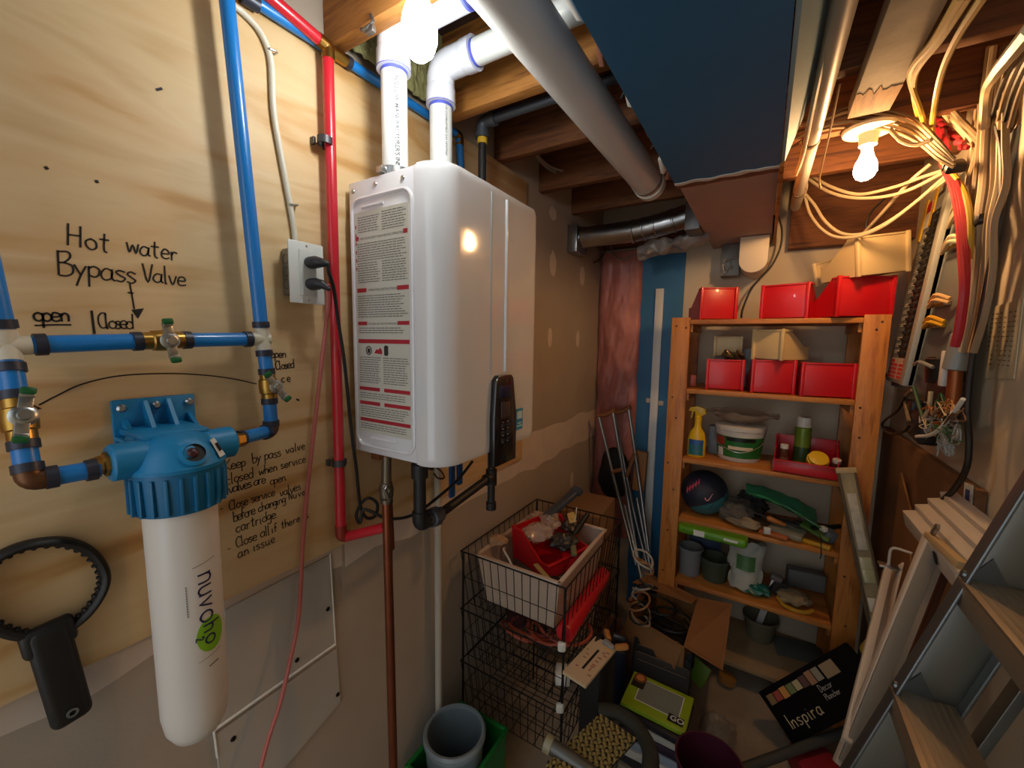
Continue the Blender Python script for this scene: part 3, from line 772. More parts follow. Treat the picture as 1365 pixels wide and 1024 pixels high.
# controller
ya, yb = X(HX1,653,520).y, X(HX1,681,520).y; za, zb_ = X(HX1,655,622).z, X(HX1,664,500).z
m = MB(); yc = (ya+yb)/2; hw = (yb-ya)/2
poly = [(HX1-.004,yc-hw,za),(HX1-.004,yc+hw*1.15,za),(HX1-.004,yc+hw*1.15,za+.13),(HX1-.004,yc+hw*.8,zb_-.01),(HX1-.004,yc+hw*.6,zb_),(HX1-.004,yc-hw*.6,zb_),(HX1-.004,yc-hw*.85,zb_-.012),(HX1-.004,yc-hw,za+.13)]
m.prism(poly, (.02,0,0), .004); cp_ = m.obj('controller', mat('controller_black','17181c',.25,coat=.4), T)
m = MB(); m.bb((HX1+.0155,yc-.022,zb_-.115),(HX1+.0172,yc+.022,zb_-.072),.0005); s_ = m.obj('display', mat('display_grey','453c3a',.2), cp_); s_['label'] = 'small grey display'
m = MB(); m.bb((HX1+.0155,yc-.03,zb_-.06),(HX1+.0168,yc+.03,zb_-.028),.0005); m.obj('name_plate', mat('plate_navy','1d2340',.3), cp_)
for i in range(3):
    for j in (-1,1):
        MB().box((HX1+.0165,yc+j*.013,zb_-.135-.02*i),(.003,.014,.009),None,.002).obj('button', mat('button_black','26272b',.4), cp_)
m = MB()
for i in range(4):
    for j in (-1,1): m.box((HX1+.0163,yc+j*.012,zb_-.126-.018*i),(.001,.006,.002))
m.obj('button_print', mat('print_pale','aab0b4',.5), cp_, smooth=False)
es = X(HX1,690,559); m = MB(); m.box((HX1+.001,es.y+.008,es.z),(.001,.038,.062)); es_o = m.obj('energy_sticker', mat('energy_blue','2a8fc4',.4), fc); es_o['label'] = 'small light blue sticker'
m = MB(); m.box((HX1+.0018,es.y+.008,es.z+.012),(.0006,.028,.022)); m.box((HX1+.0018,es.y+.008,es.z-.02),(.0006,.03,.004)); m.box((HX1+.0018,es.y+.008,es.z-.012),(.0006,.02,.004)); m.obj('sticker_print', mat('sticker_pale','bfe0ee',.4), es_o, smooth=False)
m = MB(); m.bb((.0165,.74,1.385),(.05,1.2,1.424),.002); m.obj('wall_bracket', mat('bracket_orange_wood','8a532c',.7), T)

# ------------------------------------------------------------------ plastic vent pipes on top of the heater
M_pvc = mat('white_pvc', 'd5d9d6', .3, coat=.2)
M_pvcf = mat('white_pvc_fitting', 'd9dde6', .28, coat=.2)
M_prim = mat('purple_primer', '4a54b8', .5)
def vent(y, zbend, label, xend):
    VX = .15; T = thing('vent_pipe', label, 'vent pipe', (VX,y,HZ1))
    m = MB(); m.cyl((VX,y,HZ1+.002),(VX,y,zbend-.05), .0302, seg=28); vp = m.obj('vertical_pipe', M_pvc, T)
    m = MB(); m.tube(fillet([(VX,y,zbend-.075),(VX,y,zbend),(VX+.09,y,zbend)], .055, 10), .0365, 26); m.obj('elbow', M_pvcf, T)
    m = MB(); m.lathe([(.0303,0),(.039,0),(.039,.04),(.036,.045)], (VX,y,zbend-.095), (0,0,1), 28, False); m.obj('elbow_socket', M_pvcf, T); m = MB(); m.lathe([(.0303,0),(.039,0),(.039,.03),(.036,.035)], (VX+.115,y,zbend), (-1,0,0), 28, False); m.obj('elbow_socket', M_pvcf, T)
    m = MB(); m.lathe([(.0303,-.006),(.0308,-.006),(.0308,.001),(.0395,.0012),(.0395,.003)], (VX,y,zbend-.096), (0,0,1), 28, False); m.obj('primer_stain', M_prim, T)
    m = MB(); m.lathe([(.0303,-.006),(.0309,-.006),(.0309,.001),(.0395,.0012)], (VX+.116,y,zbend), (-1,0,0), 28, False); m.obj('primer_stain', M_prim, T)
    m = MB(); m.cyl((VX+.1,y,zbend),(xend,y,zbend), .0302, seg=28); m.obj('horizontal_pipe', M_pvc, T)
    m = MB(); m.lathe([(.031,0),(.037,.002),(.037,.02),(.031,.022)], (VX,y,HZ1+.001), (0,0,1), 24, False); m.bb((VX-.01,y-.05,HZ1+.002),(VX+.01,y-.03,HZ1+.016),.001); m.obj('hose_clamp', M_steel, T)
    return T, vp
T1, vp = vent(.722, 2.435, 'white plastic vent pipe behind the bright bulb, left of the two', .95)
m = MB(); m.cyl((.265,.722,2.435),(.36,.722,2.435), .0385, seg=28); m.obj('coupling', M_pvcf, T1)
for x_ in (.262,.363):
    m = MB(); m.lathe([(.0303,-.004),(.039,-.003),(.039,.003),(.0303,.004)], (x_,.722,2.435), (1,0,0), 28, False); m.obj('primer_ring', M_prim, T1)
m = MB(); ang = -.62
def vmap(s, t):
    a = ang-.10+t/.0303; n = V((math.cos(a), math.sin(a), 0)); return (V((.15,.722,2.345-s))+n*.0304, n)
ftext(m, 'DE / FOLLOW MANUFACTURER\'S INST FOR COMBUSTIBLE', vmap, .0135, bold=.0003)
m.obj('pipe_print', mat('pipe_print_grey','4a4d50',.6), vp, smooth=False)
T2, vp2 = vent(.885, 2.435, 'white plastic vent pipe turning along the orange joist, right of the two', .95)
m = MB()
def vmap2(s, t):
    a = ang+.15+t/.0303; n = V((math.cos(a), math.sin(a), 0)); return (V((.15,.885,2.335-s))+n*.0304, n)
ftext(m, 'FOR COMBUSTIBLE GAS VENTING', vmap2, .0085)
m.obj('pipe_print', mat('pipe_print_grey','4a4d50',.6), vp2, smooth=False)

# ------------------------------------------------------------------ lamps
def mesh_light(name, parent, prof, c, ax, colr, strength):
    mm = bpy.data.materials.new(name); mm.use_nodes = True; nt = mm.node_tree; b = nt.nodes['Principled BSDF']
    b.inputs['Base Color'].default_value = (1,1,1,1); b.inputs['Emission Color'].default_value = colr; b.inputs['Emission Strength'].default_value = strength
    MATS[name] = mm
    return MB().lathe(prof, c, ax, 20).obj('glass_bulb', mm, parent)
LB = V((.345,.605,2.40))
T = thing('ceiling_lamp', 'glaring white bulb hanging in front of the vent pipes', 'lamp', LB)
MB().lathe([(0,0),(.055,0),(.055,-.008),(.024,-.016),(.022,-.04),(0,-.04)], LB, (0,0,1), 28).obj('lamp_holder', mat('porcelain','d8d4c8',.3), T)
bl = [(.013,0),(.014,-.012),(.024,-.03),(.031,-.05),(.0335,-.07),(.0325,-.09),(.026,-.108),(.014,-.119),(0,-.122)]
mesh_light('led_glow', T, bl, LB+V((0,0,-.04)), (0,0,1), (.97,.98,.95,1), LED_STRENGTH)
LB2 = V((1.164,1.735,2.40))
T = thing('ceiling_lamp', 'glowing warm bulb in a porcelain holder by the cable tangle', 'lamp', LB2)
MB().lathe([(0,0),(.066,0),(.070,-.006),(.066,-.014),(.03,-.02),(.0,-.02)], LB2, (0,0,1), 32).obj('lamp_base', mat('porcelain_warm','e0d6bc',.3), T)
MB().lathe([(.0,-.02),(.026,-.02),(.023,-.055),(.0,-.055)], LB2, (0,0,1), 24).obj('lamp_socket', mat('porcelain','d8d4c8',.3), T)
bl2 = [(.014,0),(.015,-.02),(.019,-.035),(.027,-.052),(.030,-.068),(.029,-.082),(.022,-.096),(.011,-.103),(0,-.105)]
mesh_light('warm_glow', T, bl2, LB2+V((0,0,-.055)), (0,0,1), (1.0,.56,.24,1), BULB_STRENGTH)

# ------------------------------------------------------------------ pipes and ducts under the joists
T = thing('drain_pipe', 'thick white drain pipe hung beside the navy soffit', 'drain pipe', (.48,1.0,2.33))
pa_, pb_ = V((.475,-.6,2.345)), V((.512,1.68,2.325))
MB().cyl(pa_, pb_, .0535, seg=40).obj('pipe', mat('drain_white','dadad6',.3,coat=.2), T)
m = MB(); d = (pb_-pa_).normalized(); m.lathe([(.0535,-.03),(.058,-.028),(.058,.004),(.05,.006),(.05,-.02)], pb_, d, 36, False); m.obj('pipe_end', M_pvc, T)
m = MB(); m.lathe([(.054,-.008),(.0565,-.008),(.0565,.008),(.054,.008)], pa_+d*2.22, d, 36, False); m.tube([V((.56,1.62,2.33)),V((.585,1.62,2.36)),V((.6,1.66,2.40))], .006, 6, flat=.3); m.obj('strap', mat('pipe_strap','8a8478',.5,.7), T)
# metal hangers between the drain pipe and the soffit
for k, y in enumerate((1.08,1.40,1.62)):
    m = MB(); m.tube([V((.60,y,2.40)),V((.60,y-.01,2.36)),V((.575,y+.01,2.34))], .005, 6, flat=.4)
    m.lathe([(.0,0),(.01,0),(.01,.006),(0,.006)], (.6,y,2.385), (0,-1,0), 10)
    o = m.obj('pipe_hanger', M_steel); tag(o, ['crumpled metal hanger nearest the orange joist by the soffit edge','crumpled metal hanger midway along the soffit edge','crumpled metal hanger at the far end of the drain pipe'][k], 'hanger')
# pipe clamp hook on the near joist
p = Y(.646,495,34); m = MB(); m.tube(catmull([p+V((-.025,-.005,-.002)),p+V((-.012,-.012,-.012)),p+V((.005,-.012,-.012)),p+V((.012,-.006,.0)),p+V((.004,-.004,.014)),p+V((.0,0,.02))],5), .004, 8); m.box(p+V((.006,-.008,-.016)),(.024,.012,.014),None,.002)
o = m.obj('pipe_hook', mat('hook_grey','7d7b77',.4,.8)); tag(o, 'small bent metal hook under the near joist by the red pipe', 'hook')

M_gas = mat('black_iron', '2c2b2c', .5, .4, bump=.1, bscale=150)
M_gasg = mat('grey_iron', '50565e', .45, .5)
T = thing('gas_pipe', 'grey and black iron gas pipe dropping behind the heater from joists', 'gas pipe', X(.1,643,240))
g0 = X(.1,643,181); g0.z = 2.425; gy = g0.y
MB().cyl((.1,gy,2.39),(.1,gy,2.0), .0135, seg=16).obj('vertical_pipe', M_gas, T)
m = MB(); m.tube(fillet([(.1,gy,2.385),(.1,gy,2.425),(.145,gy,2.425)], .025), .0195, 16); m.lathe([(.015,-.01),(.023,-.01),(.023,.008),(.015,.008)], (.1,gy,2.385), (0,0,1), 16, False); m.lathe([(.015,-.01),(.023,-.01),(.023,.008),(.015,.008)], (.145,gy,2.425), (1,0,0), 16, False); m.obj('elbow', M_gasg, T)
MB().cyl((.14,gy,2.425),(.93,gy,2.43), .0150, seg=16).obj('horizontal_pipe', M_gasg, T)
m = MB(); m.lathe([(.014,-.008),(.0165,-.008),(.0165,.01),(.014,.01)], (.1,gy,2.365), (0,0,1), 14, False); y_ = m.obj('thread_tape', mat('yellow_tape','c9a227',.5), T); y_['label'] = 'yellow thread tape'

# lower gas line
T = thing('gas_pipe', 'black iron gas line with drip leg under the heater', 'gas pipe', X(.2,655,660))
gt = X(.2,655,636); gu = X(.2,577,690); ge = X(.2,560,697); gtop = V((.2,gt.y,1.424)); gd = X(.2,652,678)
ge = V((.2,ge.y,gu.z)); 
def nip(mb, a, b, r=.0125): mb.cyl(a, b, r, seg=16)
m = MB(); nip(m, gt+V((0,0,.02)), gtop); m.obj('riser', M_gas, T)
m = MB(); nip(m, gt, V((gt.x,gt.y,gd.z+.02))); m.obj('drip_leg', M_gas, T)
m = MB(); m.lathe([(0,-.014),(.017,-.012),(.017,.012),(.013,.014)], (gt.x,gt.y,gd.z+.006), (0,0,1), 16); m.obj('pipe_cap', M_gas, T)
m = MB(); m.cyl(gt+V((0,0,-.026)), gt+V((0,0,.026)), .0185, seg=16); m.cyl(gt, gt+V((0,-.03,-.002)), .0185, seg=16); m.obj('tee', M_gas, T)
m = MB(); nip(m, gt+V((0,-.02,0)), gu+V((0,.03,0)), .0130); m.obj('pipe', M_gas, T)
m = MB(); m.lathe([(.014,-.03),(.02,-.028),(.02,-.012),(.0265,-.010),(.0265,.012),(.02,.014),(.02,.028),(.014,.03)], gu+V((0,.004,0)), (0,1,0), 8); m.obj('union', M_gasg, T)
m = MB(); m.tube(fillet([ge+V((0,.028,0)), ge, ge+V((0,0,.035))], .022), .0195, 16); m.obj('elbow', M_gas, T)
m = MB(); nip(m, ge+V((0,0,.03)), V((ge.x,ge.y,1.424)), .0158); m.obj('vertical_pipe', M_gas, T)
m = MB(); m.lathe([(.015,-.02),(.0215,-.018),(.0215,.018),(.015,.02)], (ge.x,ge.y,1.385), (0,0,1), 16); m.obj('coupling', M_gas, T)
# copper pipe with valve
M_cop = mat('copper', '8a4f38', .35, .85, var=.2, vscale=12)
T = thing('copper_pipe', 'tarnished copper pipe running from heater down to the floor', 'pipe', (.17,.664,.02))
ct = X(.17,515,655)
MB().cyl(ct, (.17,.668,.0), .0112, seg=16).obj('pipe', M_cop, T)
m = MB(); m.lathe([(.010,-.03),(.0155,-.028),(.0155,-.018),(.012,-.016)], ct, (0,0,1), 14, False); m.lathe([(.012,-.016),(.016,-.014),(.018,.004),(.014,.022),(.0,.024)], ct, (0,0,1), 16); m.cyl(ct+V((0,0,.015)), ct+V((-.02,.02,.075)), .012, seg=14); vv = m.obj('valve', mat('dull_brass','6f6553',.4,.8), T)
m = MB(); m.box(ct+V((.014,-.008,-.002)), (.008,.016,.05), rxyz(.5,0,.3), .003); m.lathe([(0,0),(.008,0),(.007,.006),(0,.008)], ct+V((.012,-.01,.008)), (.8,-.6,0), 12); m.obj('lever', M_steel, vv)
m = MB(); m.cyl((.10,.73,1.15),(.10,.72,1.43), .0112, seg=14); o = m.obj('copper_pipe', M_cop); tag(o, 'short copper pipe stub just behind the heater valve', 'pipe')
m = MB(); m.lathe([(.009,-.02),(.016,-.018),(.016,.018),(.009,.02)], (.17,.80,1.395), (0,0,1), 12); m.tube(catmull([V((.2,.80,1.38)),V((.222,.80,1.37)),V((.222,.81,1.35)),V((.2,.81,1.345)),V((.195,.80,1.36))],5), .0025, 6); m.cyl((.17,.8,1.38),(.19,.8,1.38),.012); o = m.obj('relief_valve', mat('dark_brass','5a3a2a',.45,.7)); tag(o, 'small dark valve with wire ring under the heater', 'valve')
# white drain tube and blue handles
cpt, cpb = X(.03,583,618), X(.03,585,930)
m = MB(); m.cyl(cpt+V((0,0,.12)), V((.03,cpb.y,.25)), .0125, seg=14); o = m.obj('drain_tube', mat('drain_tube_white','b9b3a6',.4)); tag(o, 'pale plastic condensate tube running down the wall', 'pipe')
for k, (u, v0, v1) in enumerate(((602,612,657),(612,612,640))):
    m = MB(); a, b = X(.12,u,v0), X(.12,u+1,v1); m.box((a+b)/2, (.012,.024,(a-b).length+.03), None, .005)
    T = thing('isolation_valve', ['valve with a longer blue lever under the heater','valve with a shorter blue lever under the heater'][k], 'valve', a); m.obj('lever', mat('handle_blue','1b4f8c',.45), T); m = MB(); m.cyl((a.x,a.y,a.z-.01),(a.x,a.y,1.43),.011,seg=12); m.obj('valve_body', M_brass, T)

# galvanised duct
M_duct = mat('galvanised_duct', 'a9adaf', .3, 1, var=.15, vscale=14, bump=.08, bscale=25)
T = thing('air_duct', 'round galvanised air duct crossing from left wall to the soffit', 'duct', (.3,2.13,2.2))
P = [Y(2.12,766,313), Y(2.12,846,314), Y(2.12,880,300), Y(2.12,932,283)]
P[0].x = .05; zz = .5*(P[0].z+P[1].z); P[0].z = P[1].z = zz
m = MB(); m.cyl(P[0], P[1], .052, seg=32); m.obj('straight_section', M_duct, T)
m = MB(); m.tube(fillet(P[1:]+[], .05, 6), .053, 28); m.obj('elbow_section', M_duct, T)
for a, b, t in ((P[0],P[1],.06),(P[0],P[1],.97),(P[1],P[2],.35),(P[1],P[2],.8),(P[2],P[3],.35)):
    q = a.lerp(b, t); m = MB(); m.lathe([(.052,-.006),(.057,-.003),(.057,.003),(.052,.006)], q, (b-a), 28, False); m.obj('seam_ring', M_duct, T)
m = MB(); m.bb((.001,2.05,2.19),(.055,2.2,2.33),.003); m.obj('wall_boot', M_duct, T)
m = MB(); m.bb((.58,2.06,2.235),(.645,2.22,2.395),.003); m.obj('collar_box', mat('dull_zinc','77787a',.5,.8), T)
# crumpled clear wrap below the duct, loose wires above the insulation
def wrap(a, b):
    return V((.33+a*.34, 2.25+.05*math.cos(b*5)+.02*NZ.noise(V((a*9,b*9,2))), 2.19+.035*math.sin(b*5)+.03*NZ.noise(V((a*7,b*5,7)))+.06*a))
o = MB().sheet(wrap, 24, 14, .002).obj('plastic_wrap', mat('dusty_plastic','8d8580',.3,var=.2,vscale=20)); tag(o, 'crumpled dusty plastic sheet stuffed under the air duct', 'plastic sheet')
m = MB(); m.tube(catmull([Y(2.45,u,v) for u,v in [(768,318),(776,338),(788,350),(800,345),(806,332),(800,322)]],6), .004, 7)
o = m.obj('loose_wire', M_cordk); tag(o, 'black wire curl hanging in the corner under the duct', 'wire')
m = MB(); m.tube(catmull([V((.06,2.5,2.31))]+[Y(2.42,u,v) for u,v in [(812,322),(818,338),(830,346),(846,340),(860,334)]],6), .004, 7)
o = m.obj('loose_wire', mat('grey_wire','6d6560',.5)); tag(o, 'grey wire drooping above the pink insulation', 'wire')
# two grey cables in the joist bay
for k in range(2):
    m = MB(); m.tube(catmull([Z(2.47,u,v+k*4) for u,v in [(712,200),(722,213),(735,223),(755,228),(790,226),(830,219)]],6), .005, 7)
    o = m.obj('joist_cable', mat('joist_cable_grey','9a9088',.5)); tag(o, ['pale cable curving across the dark joist bay, upper one','pale cable curving across the dark joist bay, lower one'][k], 'cable')
# white round-ended duct under the end of the soffit
m = MB(); pts = []
y0, y1 = 2.36, 2.59
for k in range(13):
    a = R(180+180*k/12); pts.append(V((.855+.062*math.cos(a), y0, 2.13+.062*math.sin(a))))
pts = [V((.793,y0,2.243))]+pts+[V((.917,y0,2.243))]
m.prism(pts, (0,y1-y0,0), .003); o = m.obj('vent_cover', mat('vent_white','d3c6b0',.5)); tag(o, 'white round bottomed vent cover below the soffit end', 'vent')
m = MB(); m.bb((.70,2.5,2.08),(.79,2.59,2.245),.003); o = m.obj('junction_box', mat('box_grey','7d7a74',.5,.6)); tag(o, 'grey metal junction box stuffed with wires above the shelf', 'junction box')
m = MB()
for k in range(7):
    a = V((.715+random.uniform(0,.06), 2.495, 2.10+random.uniform(0,.1))); m.tube(catmull([a, a+V((random.uniform(-.02,.02),-.02,random.uniform(-.04,.04))), a+V((random.uniform(-.03,.03),-.005,random.uniform(-.05,.05)))],5), .003, 6)
w_ = m.obj('wire', mat('grey_wire2','a8a49c',.5), o)

# conduit and cables on the right of the soffit
T = thing('conduit', 'grey plastic conduit pipe running beside the soffit toward the back', 'conduit', (1.01,1.2,2.34))
M_cond = mat('conduit_grey', 'a39c92', .4)
MB().cyl((1.018,-.4,2.345),(1.008,2.34,2.352), .0215, seg=20).obj('pipe', M_cond, T)
for y in (1.62,2.12):
    m = MB(); m.lathe([(.0216,-.008),(.0245,-.008),(.0245,.008),(.0216,.008)], (1.01,y,2.35), (0,1,0), 20, False); m.obj('strap', mat('strap_brown','6e5d48',.5,.5), T)
m = MB(); m.tube(catmull([(1.0,.3,2.33),(1.0,.9,2.345),(.995,1.3,2.33),(.99,1.6,2.30),(.985,1.85,2.33)],8), .006, 8)
o = m.obj('hanging_cable', mat('hang_cable','9c9486',.5)); tag(o, 'grey cable hanging between the soffit and the conduit', 'cable')
m = MB(); m.tube(catmull([(1.05,1.4,2.39),(1.048,1.55,2.32),(1.043,1.66,2.25),(1.05,1.7,2.225)],6), .003, 6)
o = m.obj('hanging_wire', mat('wire_tan','b8945c',.5)); tag(o, 'short bare wire end dangling right of the conduit', 'wire')

# ------------------------------------------------------------------ electrical panel on the right wall
PB = V((1.378,2.30,1.575)); PTILT = math.atan2(.062, .68)
T = thing('breaker_box', 'open grey electrical panel with black breakers on right wall', 'electrical panel', PB, local=True, rot=(0,0,0))
# local frame: x along the wall towards the camera, y out of the wall into the room, z up the panel
ex = V((0,-1,0)); ez = V((math.sin(PTILT),0,math.cos(PTILT))); ey = ez.cross(ex)
T.matrix_world = MX.Translation(PB) @ MX((ex,ey,ez)).transposed().to_4x4()
MB.FLIPY = True    # panel parts are written with y out of the wall
M_pan = mat('panel_grey', '8d9290', .5, .2, var=.06, vscale=6)
M_pan2 = mat('panel_grey_dark', '6f7473', .55, .2)
MB().bb((0,-.032,-.02),(.62,-.020,.74),.002).obj('back_plate', M_pan2, T, local=True)
m = MB(); m.bb((0,-.019,0),(.30,0,.70),.004); m.obj('dead_front', M_pan, T, local=True)
m = MB(); m.bb((.255,-.02,0),(.30,.012,.70),.003); m.obj('edge_flange', mat('panel_light','a2a49c',.5,.2), T, local=True)
m = MB(); m.bb((.125,-.001,.10),(.235,.004,.645),.002); m.obj('breaker_recess', mat('recess_dark','1d1d1f',.6), T, local=True)
M_brk = mat('breaker_black', '121214', .7)
for i in range(20):
    for j in range(2):
        z = .118+i*.0265; x = .155+j*.05
        if i > 17 and j == 0: continue
        m = MB(); m.box((x,.004,z),(.046,.006,.0240),None,.002); m.box((x+(.008 if j else -.008),.009,z),(.02,.006,.010),rxyz(0,0,.15*(1 if j else -1)),.002)
        m.obj('breaker', M_brk, T, local=True)
m = MB()
for i in range(19):
    z = .122+i*.0265
    if i % 5 == 3: continue
    m.box((.070,.0012,z),(.06 if i < 10 else .038,.0018,.012)); 
    if i % 3: m.box((.243,.0012,z),(.012,.0018,.012))
m.obj('circuit_label', mat('label_white','c9c4b4',.6), T, local=True, smooth=False)
m = MB()
for i in range(19):
    z = .122+i*.0265
    for q in range(4):
        m.box((.052+q*.012,.0024,z),(.007,.0006,.003))
m.obj('label_writing', mat('ink_brown','4a4238',.6), T, local=True, smooth=False)
m = MB(); m.bb((.03,-.001,.015),(.262,.0025,.098)); wl_ = m.obj('warning_label', mat('warn_pale','b9a99a',.5), T, local=True, smooth=False); wl_['label'] = 'red and white warning label'
m = MB()
for i in range(5):
    for x0, x1 in ((.035,.09),(.095,.135),(.155,.20),(.205,.255)):
        if i == 4 and .09 < x0 < .2: continue
        m.box(((x0+x1)/2,.003,.024+i*.0155),(x1-x0,.001,.010))
m.obj('warning_bar', mat('warn_red','c02a30',.5), wl_, local=True, smooth=False)
m = MB(); m.bb((.10,.0,.60),(.125,.004,.76)); m.bb((.0,.0,.56),(.03,.004,.72)); y_ = m.obj('yellow_tape', mat('tape_yellow','d9ad2a',.5), T, local=True, smooth=False); y_['label'] = 'bright yellow tape strips'
m = MB(); m.bb((.04,.0005,.60),(.09,.0025,.70)); m.obj('paper_tag', M_white, T, local=True, smooth=False)
m = MB(); m.bb((.04,.0026,.66),(.09,.0032,.70)); m.obj('red_tag_header', mat('warn_red','c02a30',.5), T, local=True, smooth=False)
# neutral bars with screws at the right
for z in (.56,.47,.285,.215):
    m = MB(); m.box((.40,-.012,z),(.13,.016,.014),None,.002)
    nb = m.obj('terminal_bar', mat('bar_alloy','b7ab8c',.35,.9), T, local=True)
    m = MB()
    for q in range(4): m.lathe([(.005,0),(.005,.004),(0,.005)], (.35+q*.03,-.004,z), (0,1,0), 10)
    m.obj('terminal_screw', M_brass, nb, local=True)
for z, c_, n_ in ((.60,'c9b98a',2),(.545,'d6c9a5',2),(.46,'d6c9a5',2),(.28,'d8b07a',2),(.21,'d6a21f',2),(.08,'8a8a86',1)):
    m = MB()
    for q in range(n_):
        m.tube(catmull([V((.33,.0,z+q*.018)), V((.40,.012,z+.006+q*.018)), V((.47,.02,z+.012+q*.016)), V((.52,.0,z+.0+q*.012))],5), .006, 7)
    m.obj('branch_wire', mat('branch_'+c_, c_, .5), T, local=True)

MB.FLIPY = False
def wire(name, pts, r, m_, label, cat='cable', group=None, n=8, seg=7):
    pts = [V((min(p[0], 1.462), p[1], min(p[2], 2.62))) for p in pts]
    o = MB().tube(catmull(pts, n), r, seg).obj(name, m_); tag(o, label, cat, group); return o
M_romex = mat('romex_cream', 'c9b58f', .45); M_romex2 = mat('romex_beige', '8f7a5e', .5); M_yel = mat('romex_yellow', 'a88a26', .45); M_redw = mat('cable_red', 'b0242e', .42); M_tan = mat('romex_tan','7d694e',.5)
# two yellow cables from the ceiling
for k, pl_ in enumerate(([(1.10,1291,-8),(1.13,1255,50),(1.19,1219,103),(1.26,1223,150),(1.33,1240,190),(1.36,1264,224),(1.37,1277,240)],
                         [(1.14,1313,-8),(1.17,1276,50),(1.22,1256,95),(1.27,1246,140),(1.31,1243,178),(1.34,1255,205),(1.365,1268,228)],
                         [(1.09,1283,-8),(1.12,1248,50),(1.18,1213,100),(1.255,1228,150),(1.32,1236,180),(1.36,1262,226)])):
    wire('electrical_cable', [X(*p) for p in pl_], .0062, M_yel, ['long yellow cable, leftmost to reach the panel tie','yellow cable bending sharply at the joist edge, rightmost of the yellow ones','yellow cable running close beside another at the ceiling'][k], 'cable')
# yellow run down to the black tie and on along the panel
wire('electrical_cable', [X(1.375,*p) for p in [(1262,222),(1276,240),(1288,262),(1294,300),(1292,345)]], .007, M_yel, 'yellow cable next to the red ones beside the panel', 'cable')
for k in range(3):
    o_ = k*5
    wire('electrical_cable', [X(1.36+k*.004,*p) for p in [(1246+o_,170+k*2),(1253+o_,196),(1258+o_*.7,222),(1270+o_*.7,250),(1278+o_*.7,290),(1282+o_*.6,340),(1284+o_*.3,390),(1277+o_*.3,440),(1272+o_*.2,462)]], .0085, M_redw, 'red cable in the bundle running down beside the breakers', 'cable', 'red cables beside the breakers')
for q in range(7):
    p = X(1.39, 1250+q*6, 160+q*6); m = MB(); m.lathe([(0,-.015),(.006,-.014),(.010,.012),(.008,.016),(0,.016)], p, V((-.3,.8,.5)), 10)
    o = m.obj('wire_connector', mat('connector_red','b8303a',.45)); tag(o, 'red twist connector in the cluster above the black cable tie', 'connector', 'red wire connectors above the tie')
# black ties
for k, (x_, u, v, a) in enumerate(((1.35,1272,222,.6),(1.40,1310,298,-.2))):
    p = X(x_,u,v); m = MB(); m.box(p, (.045,.085 if k else .055,.026), rxyz(a,0,0), .008); m.box(p+V((-.02,0,.004)),(.012,.02,.02),rxyz(a,0,0),.003)
    o = m.obj('cable_tie', mat('tie_black','1c1b1d',.4)); tag(o, ['black strap round the yellow and red cables','black strap round the beige cable trunk'][k], 'strap')
# white loops from the conduit to the panel
def loop(pp, label, r=.0058, group=None, m_=M_romex): wire('electrical_cable', [Y(y,u,v) for y,u,v in pp], r, m_, label, 'cable', group)
g = 'white cables sagging below the warm bulb'; lb = 'white cable sagging in a loop between conduit and panel below the bulb'
loop([(2.25,1070,222),(2.22,1085,236),(2.15,1110,250),(2.08,1145,259),(2.0,1190,250),(1.94,1230,236),(1.90,1268,224)], lb, group=g)
loop([(2.25,1066,226),(2.22,1084,243),(2.15,1108,257),(2.08,1140,264),(2.0,1180,262),(1.94,1215,252),(1.90,1262,228)], lb, group=g)
loop([(2.28,1073,262),(2.25,1080,285),(2.2,1095,305),(2.15,1115,316),(2.08,1145,315),(2.0,1180,300),(1.94,1220,270),(1.90,1264,232)], lb, group=g)
loop([(2.28,1070,255),(2.25,1085,272),(2.2,1100,295),(2.15,1122,311),(2.08,1152,311),(2.0,1190,292),(1.94,1228,264),(1.90,1266,236)], lb, group=g)
loop([(2.2,1152,310),(2.1,1175,285),(2.02,1195,262),(1.98,1215,240),(1.96,1240,219)], 'white cable rising steeply from the loop toward the tie')
g2 = 'pale cables stapled along the joist behind the bulb'; lb2 = 'pale cable running along the joist behind the bulb'
for k in range(5):
    d = k*9
    loop([(1.705,1045,160+d*1.2),(1.705,1090,158+d*.5),(1.705,1135,142+d*.75),(1.705,1185,148+d*.7),(1.70,1222,160+d*.8),(1.66,1250,186+d*.7),(1.64,1272,212+d*.3)], lb2, .0046, g2, M_romex if k % 2 else M_tan)
loop([(1.66,1186,172),(1.65,1202,188),(1.63,1222,193),(1.60,1242,186)], 'bright white cable curling right of the lamp base')
for k in range(4):
    loop([(2.3,1046,205+k*6),(2.28,1060,208+k*7),(2.26,1075,222+k*7),(2.24,1072,250+k*4)], 'pale cable gathered behind the conduit end', .0055, 'pale cables behind the conduit', M_romex)
for k in range(4):
    wire('electrical_cable', [X(x_,u+k*7,v+k*2) for x_,u,v in [(1.30,1215,104),(1.33,1235,125),(1.37,1262,155),(1.41,1290,185),(1.44,1312,230)]], .007, M_romex if k < 2 else M_tan, 'cream cable slanting down from the joist edge to the trunk', 'cable', 'cream cables slanting down to the trunk')
